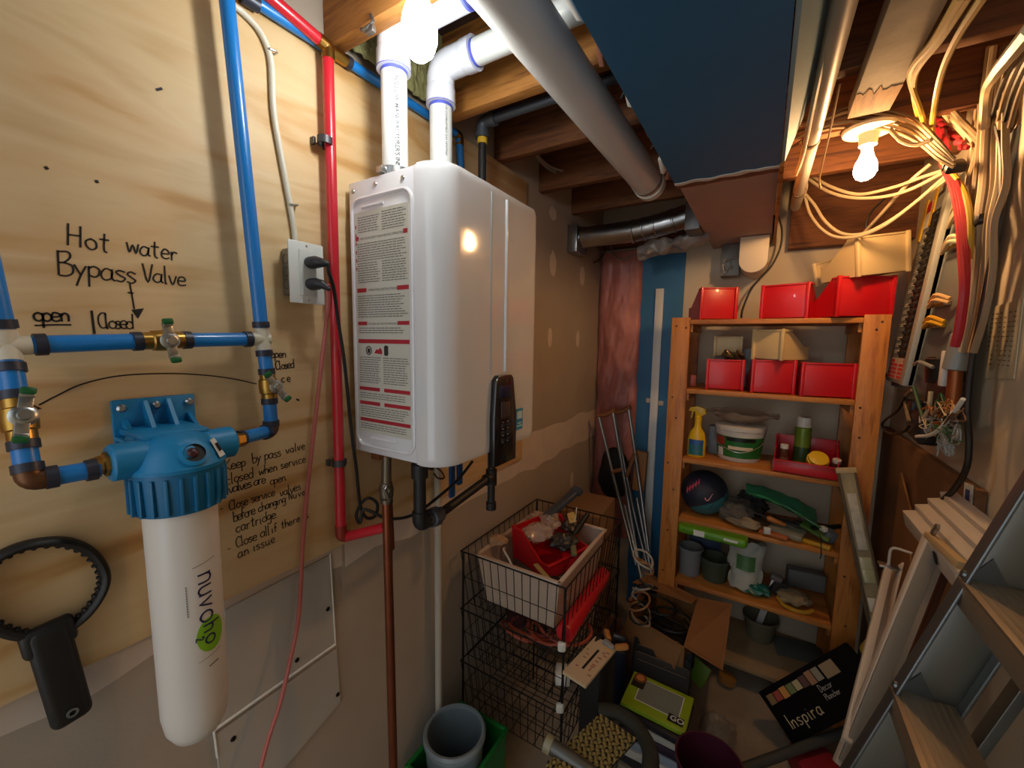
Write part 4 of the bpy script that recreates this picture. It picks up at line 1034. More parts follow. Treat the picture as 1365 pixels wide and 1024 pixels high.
# beige trunk on the right
g3 = 'beige cables in the trunk beside the panel'
rnd = random.Random(11)
for k in range(15):
    du = (k % 8)*6.2-20+rnd.uniform(-2,2); xx = 1.395+.02*(k//8)+rnd.uniform(0,.012); w1 = rnd.uniform(-7,7); w2 = rnd.uniform(-6,6)
    v0 = rnd.choice((62,80,60,95))
    pts = [X(xx,1330+du*.7,v0), X(xx,1322+du*.8+w1*.4,130), X(xx,1318+du*.9+w1,190), X(xx,1312+du+w2,245), X(xx-.01,1308+du*.75,296), X(xx,1304+du*.8+w1*.7,360), X(xx,1296+du*.7,420), X(xx,1286+du*.5,470)]
    wire('electrical_cable', pts, .0075, (M_romex2, M_tan, M_romex, M_romex2)[k % 4], 'beige cable in the thick vertical trunk beside the panel', 'cable', g3)
wire('electrical_cable', [X(x_,u,v) for x_,u,v in [(1.20,1378,36),(1.22,1350,70),(1.27,1330,95),(1.36,1316,120),(1.39,1312,170)]], .011, M_romex, 'thick cream cable coming in from the top right corner', 'cable')
for k in range(4):
    wire('electrical_cable', [X(x_,u+k*8,v+k*3) for x_,u,v in [(1.25,1376,45),(1.30,1352,78),(1.37,1334,118),(1.40,1322,160)]], .005, M_tan if k % 2 else M_cordk, 'thin cable slanting in from the right edge of the ceiling', 'cable', 'thin cables slanting in at the top right')
wire('electrical_cable', [X(1.42,u,v) for u,v in [(1335,110),(1349,130),(1353,155),(1345,175),(1330,190)]], .006, mat('dark_brown_cable','3d2c22',.5), 'dark brown cable looping right of the beige trunk', 'cable')
wire('electrical_cable', [X(1.40,u,v) for u,v in [(1330,168),(1336,200),(1337,250),(1333,300),(1322,350),(1308,420),(1296,480),(1290,540),(1292,590),(1288,625),(1272,652),(1255,668)]], .007, M_cordk, 'long black cable running down past the panel to the white frame', 'cable')
# meter stub, copper ground, box and tangle under the panel
p = X(1.40,1276,480); m = MB(); m.lathe([(.02,-.03),(.027,-.028),(.027,.07),(.022,.075),(.022,.09)], p, (.1,0,1), 20); o = m.obj('conduit_connector', M_pan); tag(o, 'grey conduit connector at the lower right of the panel', 'connector')
m = MB(); m.cyl(p+V((0,0,-.03)), X(1.40,1270,540), .016, seg=16); o = m.obj('copper_pipe', mat('copper_orange','9a5a34',.4,.7)); tag(o, 'stubby orange copper pipe below the grey connector', 'pipe')
a, b = X(1.39,1262,468), X(1.39,1259,515); m = MB(); m.box((a+b)/2,(.02,.028,(a-b).length),None,.003); o = m.obj('terminal_strip', M_white); tag(o, 'white plastic strip beside the grey conduit connector', 'strip')
p = X(1.395,1243,496); m = MB(); m.lathe([(0,0),(.045,0),(.045,.075),(.038,.08),(.038,.07),(0,.068)], p+V((.03,0,-.03)), (-.1,0,1), 28); o = m.obj('black_socket_cup', mat('cup_black','19181a',.35)); tag(o, 'black cylindrical cup fitting under the panel cover', 'fitting')
p = X(1.40,1230,566); m = MB(); m.box(p,(.05,.16,.10),rxyz(.1,0,0),.008); m.box(p+V((-.01,.05,.055)),(.04,.07,.04),None,.006); o = m.obj('power_adapter', mat('adapter_black','17161a',.4)); tag(o, 'black power adapter hung in the wires below the panel', 'adapter')
p = X(1.41,1255,540); m = MB(); m.box(p,(.03,.2,.16),None,.006); o = m.obj('junction_box', mat('box_black','141416',.5)); tag(o, 'black open junction box under the panel', 'junction box')
rnd = random.Random(5)
cols = [('green','2f6a3a'),('orange','c07a3c'),('cream','cbbd9c'),('grey','8c8a84'),('white','c9c7bf'),('brown','6d4a34')]
for k in range(22):
    cn, cc_ = cols[k % 6]; u0, v0 = rnd.uniform(1230,1275), rnd.uniform(535,578)
    pts = [X(1.375-rnd.uniform(0,.02), u0+rnd.uniform(-15,13), v0+rnd.uniform(-14,14)) for _ in range(6)]
    wire('thin_wire', pts, .0017, mat('thin_'+cn, cc_, .5), 'thin %s wire in the tangle below the panel' % cn, 'wire', 'thin %s wires in the tangle below the panel' % cn, n=6, seg=5)
for k in range(9):
    pts = [X(1.385, 1262+rnd.uniform(-14,18), 585+rnd.uniform(-18,24)) for _ in range(6)]
    wire('thin_wire', pts, .002, mat('thin_pale_blue','a9b4b4',.5), 'pale thin wire in the loose coil under the tangle', 'wire', 'pale thin wires under the tangle', n=6, seg=5)
wire('thick_wire', [X(1.37,u,v) for u,v in [(1218,516),(1225,540),(1230,557)]], .006, mat('dark_green_cable','1f4a35',.5), 'dark green cable entering the black adapter', 'cable')
wire('thick_wire', [X(1.37,u,v) for u,v in [(1241,522),(1238,545),(1231,558)]], .006, M_romex, 'cream cable entering the black adapter from the right', 'cable')
wire('thick_wire', [X(1.37,u,v) for u,v in [(1216,520),(1207,530),(1209,548),(1212,562)]], .006, M_tan, 'tan cable bending left of the black adapter', 'cable')
wire('thick_wire', [X(1.36,u,v) for u,v in [(1284,532),(1270,552),(1255,570),(1240,580),(1222,582)]], .005, M_white, 'white cable crossing the tangle below the panel', 'cable')
wire('power_cable', [X(1.362,u,v) for u,v in [(1182,498),(1170,515),(1160,540),(1157,555),(1162,566),(1170,567)]], .0055, M_cordk, 'black cord looping down the right shelf post', 'cord')
wire('power_cable', [X(1.365,u,v) for u,v in [(1208,528),(1196,548),(1180,560),(1176,568),(1186,578),(1204,576),(1214,566)]], .0045, M_cordk, 'black cord circling left of the adapter', 'cord')
wire('power_cable', [Y(2.5,u,v) for u,v in [(1036,285),(1042,305),(1040,330),(1028,355),(1012,372),(1000,388),(990,412),(988,424)]], .005, M_cordk, 'thin black cord draped from the soffit down to the shelf top', 'cord')
wire('power_cable', [Y(2.3,u,v) for u,v in [(1182,262),(1160,285),(1155,305),(1170,318),(1205,325)]], .004, M_cordk, 'black wire hooking behind the cream bins', 'wire')
# paper notice on the right wall
q = [X(1.466,1329,408),X(1.466,1372,408),X(1.466,1366,512),X(1.466,1302,485)]
pc = X(1.466,1335,450); nb_ = MB().box((1.4675,pc.y,pc.z-.01),(.003,.17,.20),rxyz(R(-3),0,0)).obj('paper_notice', mat('paper_aged','c8ba9a',.8,var=.08,vscale=8), smooth=False); tag(nb_, 'paper circuit list taped to the right wall', 'paper')
m = MB(); rnd = random.Random(9)
for i in range(12):
    for q_ in range(6):
        if rnd.random() < .7: m.box((1.4655, pc.y+.065-q_*.024, pc.z+.065-i*.0125),(.0008,.017*rnd.uniform(.4,1),.0025))
m.obj('notice_print', mat('print_brown','6d6048',.7), nb_, smooth=False)

# ------------------------------------------------------------------ shelf unit
M_pine = wood('pine_shelf', [(.3,'8f5120'),(.45,'b87430'),(.58,'c4813a'),(.72,'99591f')], (9,9,1.0), 2.5, 6, .5)
M_pineh = wood('pine_board', [(.3,'8f5120'),(.45,'b87430'),(.58,'c4813a'),(.72,'99591f')], (1.0,9,9), 2.5, 6, .5)
SX0, SX1, SYF, SYB = .525, 1.355, 2.19, 2.56
T = thing('shelf_unit', 'tall pine shelf unit against the back wall', 'shelf', (.94,2.37,0))
M_knot = mat('knot_brown', '3d2110', .6)
for x0, x1, y in ((SX0,SX0+.085,SYF),(SX1-.085,SX1,SYF),(SX0,SX0+.085,SYB-.022),(SX1-.085,SX1,SYB-.022)):
    po = MB().bb((x0,y,0),(x1,y+.022,1.845),.002).obj('post', M_pine, T)
    if y == SYF:
        m = MB()
        for z in (1.80,1.80,1.46,1.33,1.10,.95,.72,.5): m.lathe([(0,.0008),(.004,.0006),(.005,0)], (x0+rnd.uniform(.015,.07),y,z+rnd.uniform(-.02,.02)), (0,-1,0), 10)
        m.obj('knot', M_knot, po)
LV = [1.834,1.49,1.133,.815,.475]
for z in LV:
    y0_ = SYF+.004 if z < 1.8 else SYF-.004
    m = MB(); xa, xb = (SX0+.022,SX1-.022) 
    if z > 1.8: xa, xb = SX0+.086, SX1-.086
    m.bb((xa if z > 1.8 else SX0+.086,y0_,z-.022),(xb if z > 1.8 else SX1-.086,SYB-.024,z),.002); m.obj('shelf_board', M_pineh, T)
for x in (SX0+.085, SX1-.097):
    for z in LV:
        m = MB(); m.bb((x,SYF+.023,z-.06),(x+.012,SYB-.025,z-.023),.001); m.obj('side_rail', M_pineh, T)
# low light platform under the lowest shelf
pf = MB(); pf.bb((.614,2.19,.108),(1.266,2.58,.13),.002); pf.bb((.63,2.24,0),(.67,2.56,.108),.002); pf.bb((1.21,2.24,0),(1.25,2.56,.108),.002)
o = pf.obj('low_platform', mat('platform_board','a98f6a',.8,var=.15,vscale=6)); tag(o, 'low pale board platform on the floor under the shelf', 'platform')
o = MB().box((1.19,2.47,.136),(.22,.16,.01),rz(.15),.003).obj('slate_tile', mat('tile_grey','5b625d',.7,var=.1)); tag(o, 'grey tile lying on the low platform at right', 'tile')

# storage bins: back panel with two ribs faces the room
M_binr = mat('bin_red', 'c4121e', .38, coat=.15)
M_binc = mat('bin_cream', 'd9c08c', .45)
def bin_(name, w, h, d, m_, label, loc, rot, group=None, rise=.45):
    T = thing(name, label, 'storage bin', loc, group, local=True, rot=rot)
    t = .004
    MB().bb((-w/2,0,0),(w/2,t,h),.001).obj('back_panel', m_, T, local=True)
    MB().bb((-w/2,0,0),(w/2,d,t),.001).obj('base', m_, T, local=True)
    for s in (-1, 1):
        pr = [(s*w/2,0,0),(s*w/2,0,h),(s*w/2,d*.25,h),(s*w/2*1.02,d*.80,h*rise),(s*w/2*1.02,d,h*rise),(s*w/2*1.02,d,0)]
        MB().prism(pr, (-s*t,0,0)).obj('side_wall', m_, T, local=True)
        m = MB(); m.bb((s*w/2-.008,-.010,-.004),(s*w/2+.006,.006,h+.004),.003); m.bb((s*w/2-.002,0,h-.008),(s*w/2+.008,d*.27,h+.002),.002); m.obj('stacking_rib', m_, T, local=True)
    m = MB(); m.bb((-w/2,d-t,0),(w/2,d,h*rise),.001); m.bb((-w/2,d-.002,h*rise-.006),(w/2,d+.008,h*rise),.002); m.obj('front_lip', m_, T, local=True)
    m = MB(); m.bb((-w/2,-.004,h-.006),(w/2,.004,h+.002),.002); m.obj('back_rim', m_, T, local=True)
    return T
zt_ = 1.8345+.004; z2 = 1.4905+.004
bin_('storage_bin', .16,.150,.20, M_binr, 'red plastic bin at the left end of the shelf top', (.726,2.25,zt_), (0,0,R(24)))
bin_('storage_bin', .178,.150,.20, M_binr, 'red plastic bin in the middle of the shelf top', (.994,2.24,zt_), (0,0,R(-17)))
bin_('storage_bin', .200,.160,.19, M_binr, 'red plastic bin at the right end of the shelf top under cream bins', (1.265,2.19,zt_), (0,0,R(24)))
bin_('storage_bin', .155,.145,.20, M_binr, 'red plastic bin on the second shelf at left with hardware on top', (.775,2.25,z2), (0,0,R(8)))
bin_('storage_bin', .165,.150,.20, M_binr, 'red plastic bin on the second shelf under the cream bin', (.975,2.235,z2), (0,0,R(9)))
bin_('storage_bin', .185,.145,.20, M_binr, 'red plastic bin on the second shelf at the right', (1.175,2.22,z2), (0,0,R(10)))
bin_('storage_bin', .135,.135,.19, M_binc, 'cream plastic bin stacked on red bins of the second shelf', (.945,2.24,z2+.155), (0,0,R(-34)))
bin_('storage_bin', .19,.150,.20, M_binc, 'cream plastic bin tilted on top of the right red bin', (1.31,2.17,zt_+.166), (0,R(-7),R(30)))
bin_('storage_bin', .14,.10,.15, M_binc, 'cream plastic bin lying behind the tilted one', (1.19,2.37,zt_+.168), (R(10),R(-10),R(-20)))
bin_('storage_bin', .12,.10,.14, M_binc, 'pale plastic bin hidden high at the back of the second shelf', (.77,2.40,z2+.16), (0,0,0))
m = MB(); rnd = random.Random(2)
for k in range(16): m.box((.79+rnd.uniform(-.05,.05),2.31+rnd.uniform(-.04,.04),z2+.152+rnd.uniform(.004,.03)),(.04,.012,.012),rxyz(*[rnd.uniform(-1,1) for _ in range(3)]),.002)
o = m.obj('hardware_pile', mat('hardware_metal','7a6a50',.4,.8)); o['kind'] = 'stuff'; tag(o, 'pile of metal hardware pieces on the left red bin', 'hardware')
o = MB().box((.80,2.44,z2+.10),(.20,.006,.2),rxyz(-.1,0,0),.002).obj('grey_card', mat('card_grey','8f9298',.6)); tag(o, 'grey card standing behind the hardware on the second shelf', 'card')

# third shelf
z3 = 1.1335
T = thing('spray_bottle', 'yellow trigger spray bottle with blue and green label', 'spray bottle', (.665,2.27,z3))
M_by = mat('bottle_yellow', 'e0b414', .35)
bx, by = .665, 2.27
m = MB()
def oval_ring(z, a, b, n=20): return [V((bx+a*math.cos(2*PI*k/n), by+b*math.sin(2*PI*k/n), z)) for k in range(n)]
lv = [(0,.040,.024),(.004,.043,.026),(.09,.043,.026),(.125,.036,.024),(.15,.02,.018),(.165,.016,.016),(.19,.016,.016)]
rg = [oval_ring(z3+z,a,b) for z,a,b in lv]; vs = [p for q in rg for p in q]; n = 20
fs = [(i*n+k,i*n+(k+1)%n,(i+1)*n+(k+1)%n,(i+1)*n+k) for i in range(len(rg)-1) for k in range(n)]+[tuple(range(n))[::-1], tuple(range((len(rg)-1)*n,len(rg)*n))]
m.raw(vs, fs).obj('bottle', M_by, T)
m = MB(); m.lathe([(.018,0),(.018,.022),(.014,.026)], (bx,by,z3+.188), (0,0,1), 18); m.prism([(bx-.045,by-.012,z3+.235),(bx-.04,by-.012,z3+.255),(bx-.005,by-.012,z3+.264),(bx+.03,by-.012,z3+.255),(bx+.04,by-.012,z3+.23),(bx+.014,by-.012,z3+.212),(bx-.012,by-.012,z3+.212),(bx-.016,by-.012,z3+.236)], (0,.024,0), .003)
m.prism([(bx-.030,by-.006,z3+.236),(bx-.022,by-.006,z3+.236),(bx-.030,by-.006,z3+.20),(bx-.036,by-.006,z3+.196)], (0,.012,0), .002); m.obj('trigger', M_by, T)
def lbm(s, t): return V((bx+s, by-.0265*math.sqrt(max(0,1-(s/.047)**2))-.0006, z3+t))
m = MB(); m.sheet(lambda a,b: lbm(-.034+.068*a, .012+.078*b), 12, 2, .0005); o = m.obj('label', mat('label_teal','1d6a6f',.4), T); o['label'] = 'teal green label'
m = MB(); m.sheet(lambda a,b: lbm(-.034+.068*a, .066+.026*b)+V((0,-.0008,0)), 12, 1, .0004); m.sheet(lambda a,b: lbm(-.02+.04*a, .045+.003*b)+V((0,-.0008,0)), 8, 1, .0004); m.obj('label_band', mat('label_blue','2a5596',.4), T)
T = thing('plaster_bucket', 'white plastic bucket with green label under crumpled clear plastic', 'bucket', (.855,2.36,z3))
bc = (.855,2.36,z3); m = MB(); m.lathe([(0,0),(.092,0),(.096,.005),(.112,.155),(.116,.157),(.117,.175),(.113,.178),(0,.178)], bc, (0,0,1), 44); m.obj('body', mat('bucket_white','cfcabf',.4), T)
m = MB(); m.sheet(lambda a,b: V((bc[0]+(.0965+.0013+.0135*(.02+.108*b)/.155*1.1)*math.cos(R(-165+150*a)), bc[1]+(.0965+.0013+.0135*(.02+.108*b)/.155*1.1)*math.sin(R(-165+150*a)), z3+.022+.105*b)), 30, 2, .0006); lb_ = m.obj('label', mat('bucket_green','1c6b2c',.45), T); lb_['label'] = 'dark green label'
def bl(a0,a1,b0,b1,mm,nm,off=.0012):
    m = MB(); m.sheet(lambda a,b: V((bc[0]+(.0978+off+.0149*(.02+.108*(b0+(b1-b0)*b))/.155)*math.cos(R(a0+(a1-a0)*a)), bc[1]+(.0978+off+.0149*(.02+.108*(b0+(b1-b0)*b))/.155)*math.sin(R(a0+(a1-a0)*a)), z3+.022+.105*(b0+(b1-b0)*b))), 12, 1, .0005); return m.obj(nm, mm, lb_)
bl(-115,-55,.40,.56,mat('bucket_cream','d8c8a8',.4),'label_banner',.0016); bl(-120,-50,.80,.98,mat('bucket_black','191a1a',.4),'label_title',.0016); bl(-158,-125,.55,.95,mat('bucket_red','9a3526',.4),'label_picture',.0016); bl(-150,-130,.02,.40,M_white,'label_barcode',.0016)
m = MB(); m.tube(catmull([V((bc[0]-.112,bc[1]-.02,z3+.15)),V((bc[0]-.10,bc[1]-.07,z3+.09)),V((bc[0]-.0,bc[1]-.118,z3+.055)),V((bc[0]+.09,bc[1]-.08,z3+.09)),V((bc[0]+.112,bc[1]-.02,z3+.15))],8), .0022, 6); m.obj('wire_handle', M_steel, T)
def plast(a, b):
    th = 2*PI*a; r = .03+.12*math.sin(PI*.5*b)
    return V((bc[0]+r*1.05*math.cos(th)*(1+.12*NZ.noise(V((math.cos(th)*2,math.sin(th)*2,b*3)))), bc[1]+r*.75*math.sin(th), z3+.186+.055*b+.018*NZ.noise(V((math.cos(th)*3,math.sin(th)*3,b*4)))))
def clearm(name, col, al): return mat(name, col, .18, alpha=al, spec=.6)
o = MB().sheet(plast, 36, 8, .001).obj('plastic_wrap', clearm('clear_plastic','b8a088',.42)); tag(o, 'crumpled clear plastic heaped on the white bucket', 'plastic wrap')
o = MB().box((.735,2.40,z3+.075),(.055,.06,.15),None,.008).obj('grey_carton', mat('carton_grey','6f7478',.6)); tag(o, 'small grey carton between the spray bottle and the bucket', 'carton')
RB = bin_('storage_bin', .235,.135,.21, M_binr, 'red open bin holding cans and bottles on the third shelf', (1.135,2.40,z3+.005), (0,0,R(176)), rise=.42)
def can(name, loc, r, h, mats_, label, cat, tilt=(0,0,0)):
    T = thing(name, label, cat, loc, local=True, rot=tilt)
    MB().lathe([(0,0),(r*.95,0),(r,.004),(r,h*.78),(r*.82,h*.80),(0,h*.80)], (0,0,0), (0,0,1), 24).obj('body', mats_[0], T, local=True)
    MB().lathe([(0,h*.80),(r*.9,h*.80),(r*.9,h*.98),(r*.8,h),(0,h)], (0,0,0), (0,0,1), 24).obj('cap', mats_[1], T, local=True)
    MB().lathe([(r+.0006,h*.12),(r+.0006,h*.40)], (0,0,0), (0,0,1), 24, False).obj('label_band', mats_[2], T, local=True)
    return T
M_wc = mat('cap_white', 'd0cdc2', .4)
can('spray_can', (1.115,2.34,z3+.012), .033, .235, (mat('can_green','6f8a2c',.35,.2),M_wc,mat('can_dark_green','23401f',.4)), 'tall green spray can with white cap in the red bin', 'spray can')
can('small_bottle', (1.045,2.31,z3+.012), .019, .10, (mat('bottle_amber','5a3526',.3),M_wc,mat('bottle_band','7a5a44',.4)), 'small brown bottle with white cap in the red bin', 'bottle')
can('small_bottle', (1.232,2.275,z3+.012), .018, .075, (mat('bottle_amber','5a3526',.3),M_wc,mat('bottle_band','7a5a44',.4)), 'tiny bottle with cream cap at the right of the red bin', 'bottle', (.3,.1,0))
can('yellow_jar', (1.165,2.285,z3+.03), .042, .072, (mat('jar_yellow','cfa51e',.4),mat('jar_lid_yellow','dfb41e',.4),mat('jar_dark','8a7a2a',.4)), 'yellow jar with round yellow lid tilted in the red bin', 'jar', (R(42),0,R(8)))

# fourth shelf
z4 = .8155
T = thing('basketball', 'dark navy and teal basketball with pink marks', 'ball', (.71,2.34,z4+.117))
bcen = V((.71,2.335,z4+.115)); m = MB(); m.ell(bcen, (.115,.115,.115), 40, 28); m.obj('ball_skin', mat('ball_navy','1d2233',.6,bump=.15,bscale=260), T)
def sph(az, el, r=.1158): return bcen+V((math.cos(R(el))*math.sin(R(az)), -math.cos(R(el))*math.cos(R(az)), math.sin(R(el))))*r
def spatch(fn, mm, nm, par, nu=14, nv=8): 
    o = MB().sheet(fn, nu, nv, .0004).obj(nm, mm, par); return o
o = spatch(lambda a,b: sph(-55+160*a, -75+b*(28+78*a)), mat('ball_teal','2d6a72',.6,bump=.15,bscale=260), 'teal_panel', T, 24, 12); o['label'] = 'teal lower panel'
m = MB()
for path in ([sph(-60+8*k, 62-14*abs(k-8)*.6, .1162) for k in range(17)], [sph(-48+6*math.sin(k*.3), -60+8*k, .1162) for k in range(16)], [sph(20+4*k, -30+11*k*.9, .1162) for k in range(11)]):
    m.tube(path, .0012, 5)
m.obj('seam', mat('ball_seam','0c0d12',.6), T)
M_pink = mat('ball_pink', 'c2455f', .5)
m = MB()
for q in range(5): 
    p0 = sph(-38+q*6.5, 12+q*7.5, .1165); m.sheet(lambda a,b,q=q: sph(-42+q*6.5+6*a, 8+q*7.5+13*b-6*a, .1166), 3, 3, .0003)
m.obj('pink_lettering', M_pink, T)
m = MB(); pth = [sph(8,4,.1168), sph(10,-1,.1168), sph(15,-2,.1168), sph(20,6,.1168), sph(26,16,.1168)]; m.tube(catmull(pth,4), [.0034]*5+[.0034-.0002*k for k in range(12)], 6); m.obj('pink_mark', mat('ball_pale_pink','d8909a',.5), T)
def bag(name, c, sz, rot, m_, label, cat='bag', amp=.12, f=9, seedv=0):
    t = MB(); t.ell((0,0,0), sz, 30, 18, 0); 
    for v in t.bm.verts:
        k = 1+amp*NZ.noise(v.co*f/ max(sz)*.25+V((seedv,0,0)))+amp*.6*NZ.noise(v.co*f/max(sz)*.8+V((0,seedv,0)))
        v.co = v.co*k
        v.co.z *= 1 if v.co.z > 0 else .75
    bmesh.ops.transform(t.bm, matrix=MX.Translation(V(c)) @ rot.to_4x4(), verts=t.bm.verts)
    o = t.obj(name, m_); tag(o, label, cat); return o
T = thing('green_package', 'long green packaged roll lying on the fourth shelf edge', 'package', (.78,2.235,z4))
a, b = Y(2.20,906,700), Y(2.185,997,722); d = (b-a); L_ = d.length; rot = align(d)
m = MB(); m.box((a+b)/2, (L_,.11,.045), rot, .016, 3); 
for v in m.bm.verts: v.co += V((0,0,.006*NZ.noise(v.co*18)))
pk_ = m.obj('package', mat('package_green','5d9a1f',.4,var=.15,vscale=14), T)
m = MB(); c_ = a.lerp(b,.33); m.box(c_+rot @ V((0,-.0555,.004)), (.05,.003,.028), rot); m.box(c_+rot @ V((.14,-.0555,.006)), (.06,.003,.012), rot); m.obj('package_label', M_white, T, smooth=False)
T = thing('green_bag', 'translucent green plastic tray lying over things on the fourth shelf', 'tray', (1.05,2.36,z4+.12))
def gtray(a, b):
    x = .90+.30*a; wd = .07+.055*a; y = 2.30+(b-.5)*2*wd
    return V((x, y, z4+.155-.09*a+.035*math.cos(PI*b)**2+.02*math.sin(PI*a)+.012*NZ.noise(V((a*6,b*5,2)))))
MB().sheet(gtray, 28, 14, .002).obj('tray_sheet', mat('tray_green','3f9a6e',.2,alpha=.8,var=.2,vscale=10), T)
bag('grey_cloth', (.86,2.33,z4+.05), (.09,.10,.06), rz(.3), mat('cloth_grey','5d5850',.9,var=.2,vscale=12), 'crumpled grey cloth beside the ball on the fourth shelf', 'cloth', .3, 12, 2)
bag('dark_cloth', (.93,2.42,z4+.06), (.07,.06,.07), rz(.1), mat('cloth_dark','24221f',.9), 'dark crumpled cloth behind the green tray', 'cloth', .3, 12, 4)
def misc(name, c, size, rot, m_, label, cat, bev=.004): 
    o = MB().box(c, size, rot, bev).obj(name, m_); tag(o, label, cat); return o
T = thing('screwdriver', 'screwdriver with orange handle on the fourth shelf', 'screwdriver', (1.0,2.25,z4+.05))
a, b = Y(2.24,1022,690), Y(2.24,1047,700); d = (b-a).normalized()
MB().tube([a, a+d*.01, b-d*.03, b], [.011,.014,.012,.008], 12).obj('handle', mat('handle_orange','a3601f',.4), T); MB().cyl(a-d*.09, a, .004, seg=8).obj('shaft', M_gas, T)
misc('orange_pouch', (1.03,2.23,z4+.012), (.12,.07,.022), rz(-.2), mat('pouch_orange','a85a24',.6,var=.2,vscale=20), 'flat orange pouch at the front of the fourth shelf', 'pouch', .008)
misc('clear_pack', (1.08,2.25,z4+.03), (.14,.09,.03), rxyz(.1,.05,-.3), clearm('pack_clear','9a9a86',.6), 'clear packet of small parts on the fourth shelf', 'packet', .01)
misc('yellow_tool', (1.18,2.22,z4+.012), (.13,.03,.02), rz(-.35), mat('tool_yellow','c4931c',.4), 'yellow flat tool at the right of the fourth shelf edge', 'tool', .006)
misc('white_clip', (1.0,2.20,z4+.03), (.028,.02,.032), rz(.2), M_wc, 'little white clip on the front of the fourth shelf', 'clip')
for k in range(4):
    misc('black_tool', (1.08+.05*k,2.33-.03*(k % 2),z4+.03+.012*k), (.14,.018,.018), rxyz(.1*k,.2-.1*k,-.5+.35*k), mat('tool_black','1d1c1b',.5), ['black handled tool leaning in the middle of the fourth shelf','second black tool crossing behind the clear packet','black tool under the green tray tip','black tool nearest the right shelf post on the fourth shelf'][k], 'tool', .005)
misc('grey_gadget', (1.235,2.28,z4+.04), (.05,.06,.06), rxyz(.2,.3,.4), mat('gadget_grey','6a7076',.4), 'grey plastic gadget at the right end of the fourth shelf', 'gadget', .01)
misc('green_packet', (1.19,2.27,z4+.05), (.12,.05,.012), rxyz(.2,.3,-.4), mat('packet_green','5f7f3a',.4,var=.2,vscale=15), 'narrow green packet at the right of the fourth shelf', 'packet', .004)
bag('beige_bag', (.905,2.245,z4+.028), (.075,.04,.03), rz(-.3), mat('bag_beige','85765f',.5,var=.2,vscale=14), 'crumpled beige packet right of the green roll end', 'packet', .3, 10, 11)
misc('brown_packet', (.97,2.30,z4+.02), (.10,.08,.03), rxyz(.1,.1,.5), mat('packet_brown','5c4230',.6,var=.3,vscale=25), 'flat brown packet behind the orange handled screwdriver', 'packet', .008)
misc('white_plug', (1.215,2.25,z4+.075), (.022,.03,.022), rz(.6), M_wc, 'tiny white plug above the green packet at the right', 'plug', .005)
wire('black_wire', [V((1.20,2.205,z4+.06)),V((1.205,2.195,z4+.02)),V((1.207,2.187,z4-.02)),V((1.205,2.186,z4-.04))], .0022, M_cordk, 'black wire end hanging over the fourth shelf edge', 'wire')
wire('grey_cable', [V((1.10+.05*math.cos(t*.8),2.36+.04*math.sin(t*.8),z4+.02+.004*t)) for t in range(10)], .005, mat('cable_dull_grey','6f6d68',.5), 'grey cable coiled under the green tray', 'cable')
misc('red_label_can', (.555+.07,2.30,z2+.03), (.03,.05,.06), rz(.2), mat('can_dull_red','8a3a2a',.4), 'small dull red box at the left end of the second shelf', 'box', .006)
# fifth shelf
z5 = .4755
def pot(name, c, r0, r1, h, m_, label, cat='pot', th=.004):
    m = MB(); m.lathe([(0,0),(r0,0),(r1,h),(r1+.005,h),(r1+.005,h-.012),(r1-th,h-.004),(r0-th,th),(0,th)], c, (0,0,1), 28); o = m.obj(name, m_); tag(o, label, cat); return o
pot('grey_tub', (.665,2.31,z5), .05,.058,.15, mat('tub_grey','77797a',.5), 'grey plastic tub at the left of the fifth shelf', 'tub')
pot('green_pot', (.785,2.32,z5), .058,.07,.12, mat('pot_olive','3f4638',.5), 'dark olive pot on the fifth shelf', 'pot')
misc('blue_box', (.72,2.46,z5+.12), (.16,.1,.2), rz(.1), mat('box_dark_blue','1a2c4a',.5), 'dark blue box at the back of the fifth shelf', 'box')
T = thing('fertiliser_bag', 'white and green plastic bag slumped on the fifth shelf', 'bag', (.92,2.33,z5))
m = MB(); m.sheet(lambda a,b: V((.865+.12*a+.012*NZ.noise(V((a*4,b*4,0))), 2.30-.03*math.sin(PI*a)+.05*b+.012*NZ.noise(V((a*6,b*6,3))), z5+.012+.23*b)), 16, 18, .03); m.obj('bag_body', mat('bag_white','a9aa9c',.5,var=.1,vscale=12), T)
m = MB(); m.sheet(lambda a,b: V((.885+.08*a, 2.262-.03*math.sin(PI*(.17+.66*a))+.05*(.45+.3*b)+.004*NZ.noise(V((a*6,b*6,3))), z5+.012+.23*(.45+.3*b))), 8, 6, .002); m.obj('bag_print', mat('bag_green','4f7a45',.5,var=.3,vscale=40), T)
bag('teal_bag', (.95,2.29,z5+.028), (.08,.05,.035), rz(-.2), mat('bag_teal','1d6355',.3), 'crumpled teal plastic bag on the fifth shelf', 'bag', .35, 14, 6)
bag('yellow_cloth', (1.135,2.30,z5+.03), (.07,.06,.03), rz(.4), mat('cloth_tan','8a7a5c',.9,var=.2,vscale=16), 'tan cloth with yellow edge on the fifth shelf', 'cloth', .3, 12, 8)
wire('yellow_rope', [V((1.07,2.28,z5+.016)),V((1.09,2.235,z5+.012)),V((1.13,2.215,z5+.010)),V((1.18,2.225,z5+.010)),V((1.205,2.25,z5+.016))], .009, mat('edge_yellow','b58a24',.6), 'yellow rope curled in front of the tan cloth', 'rope')
misc('pale_box', (1.19,2.48,z5+.05), (.16,.06,.09), rz(.1), mat('pale_grey_box','6a6a68',.6), 'pale grey box at the back right of the fifth shelf', 'box')
misc('dark_gadget', (1.07,2.33,z5+.045), (.06,.05,.09), rxyz(.2,.3,.1), mat('gadget_dark','2a2c2c',.4), 'dark bottle top behind the white strip tool', 'gadget', .012)
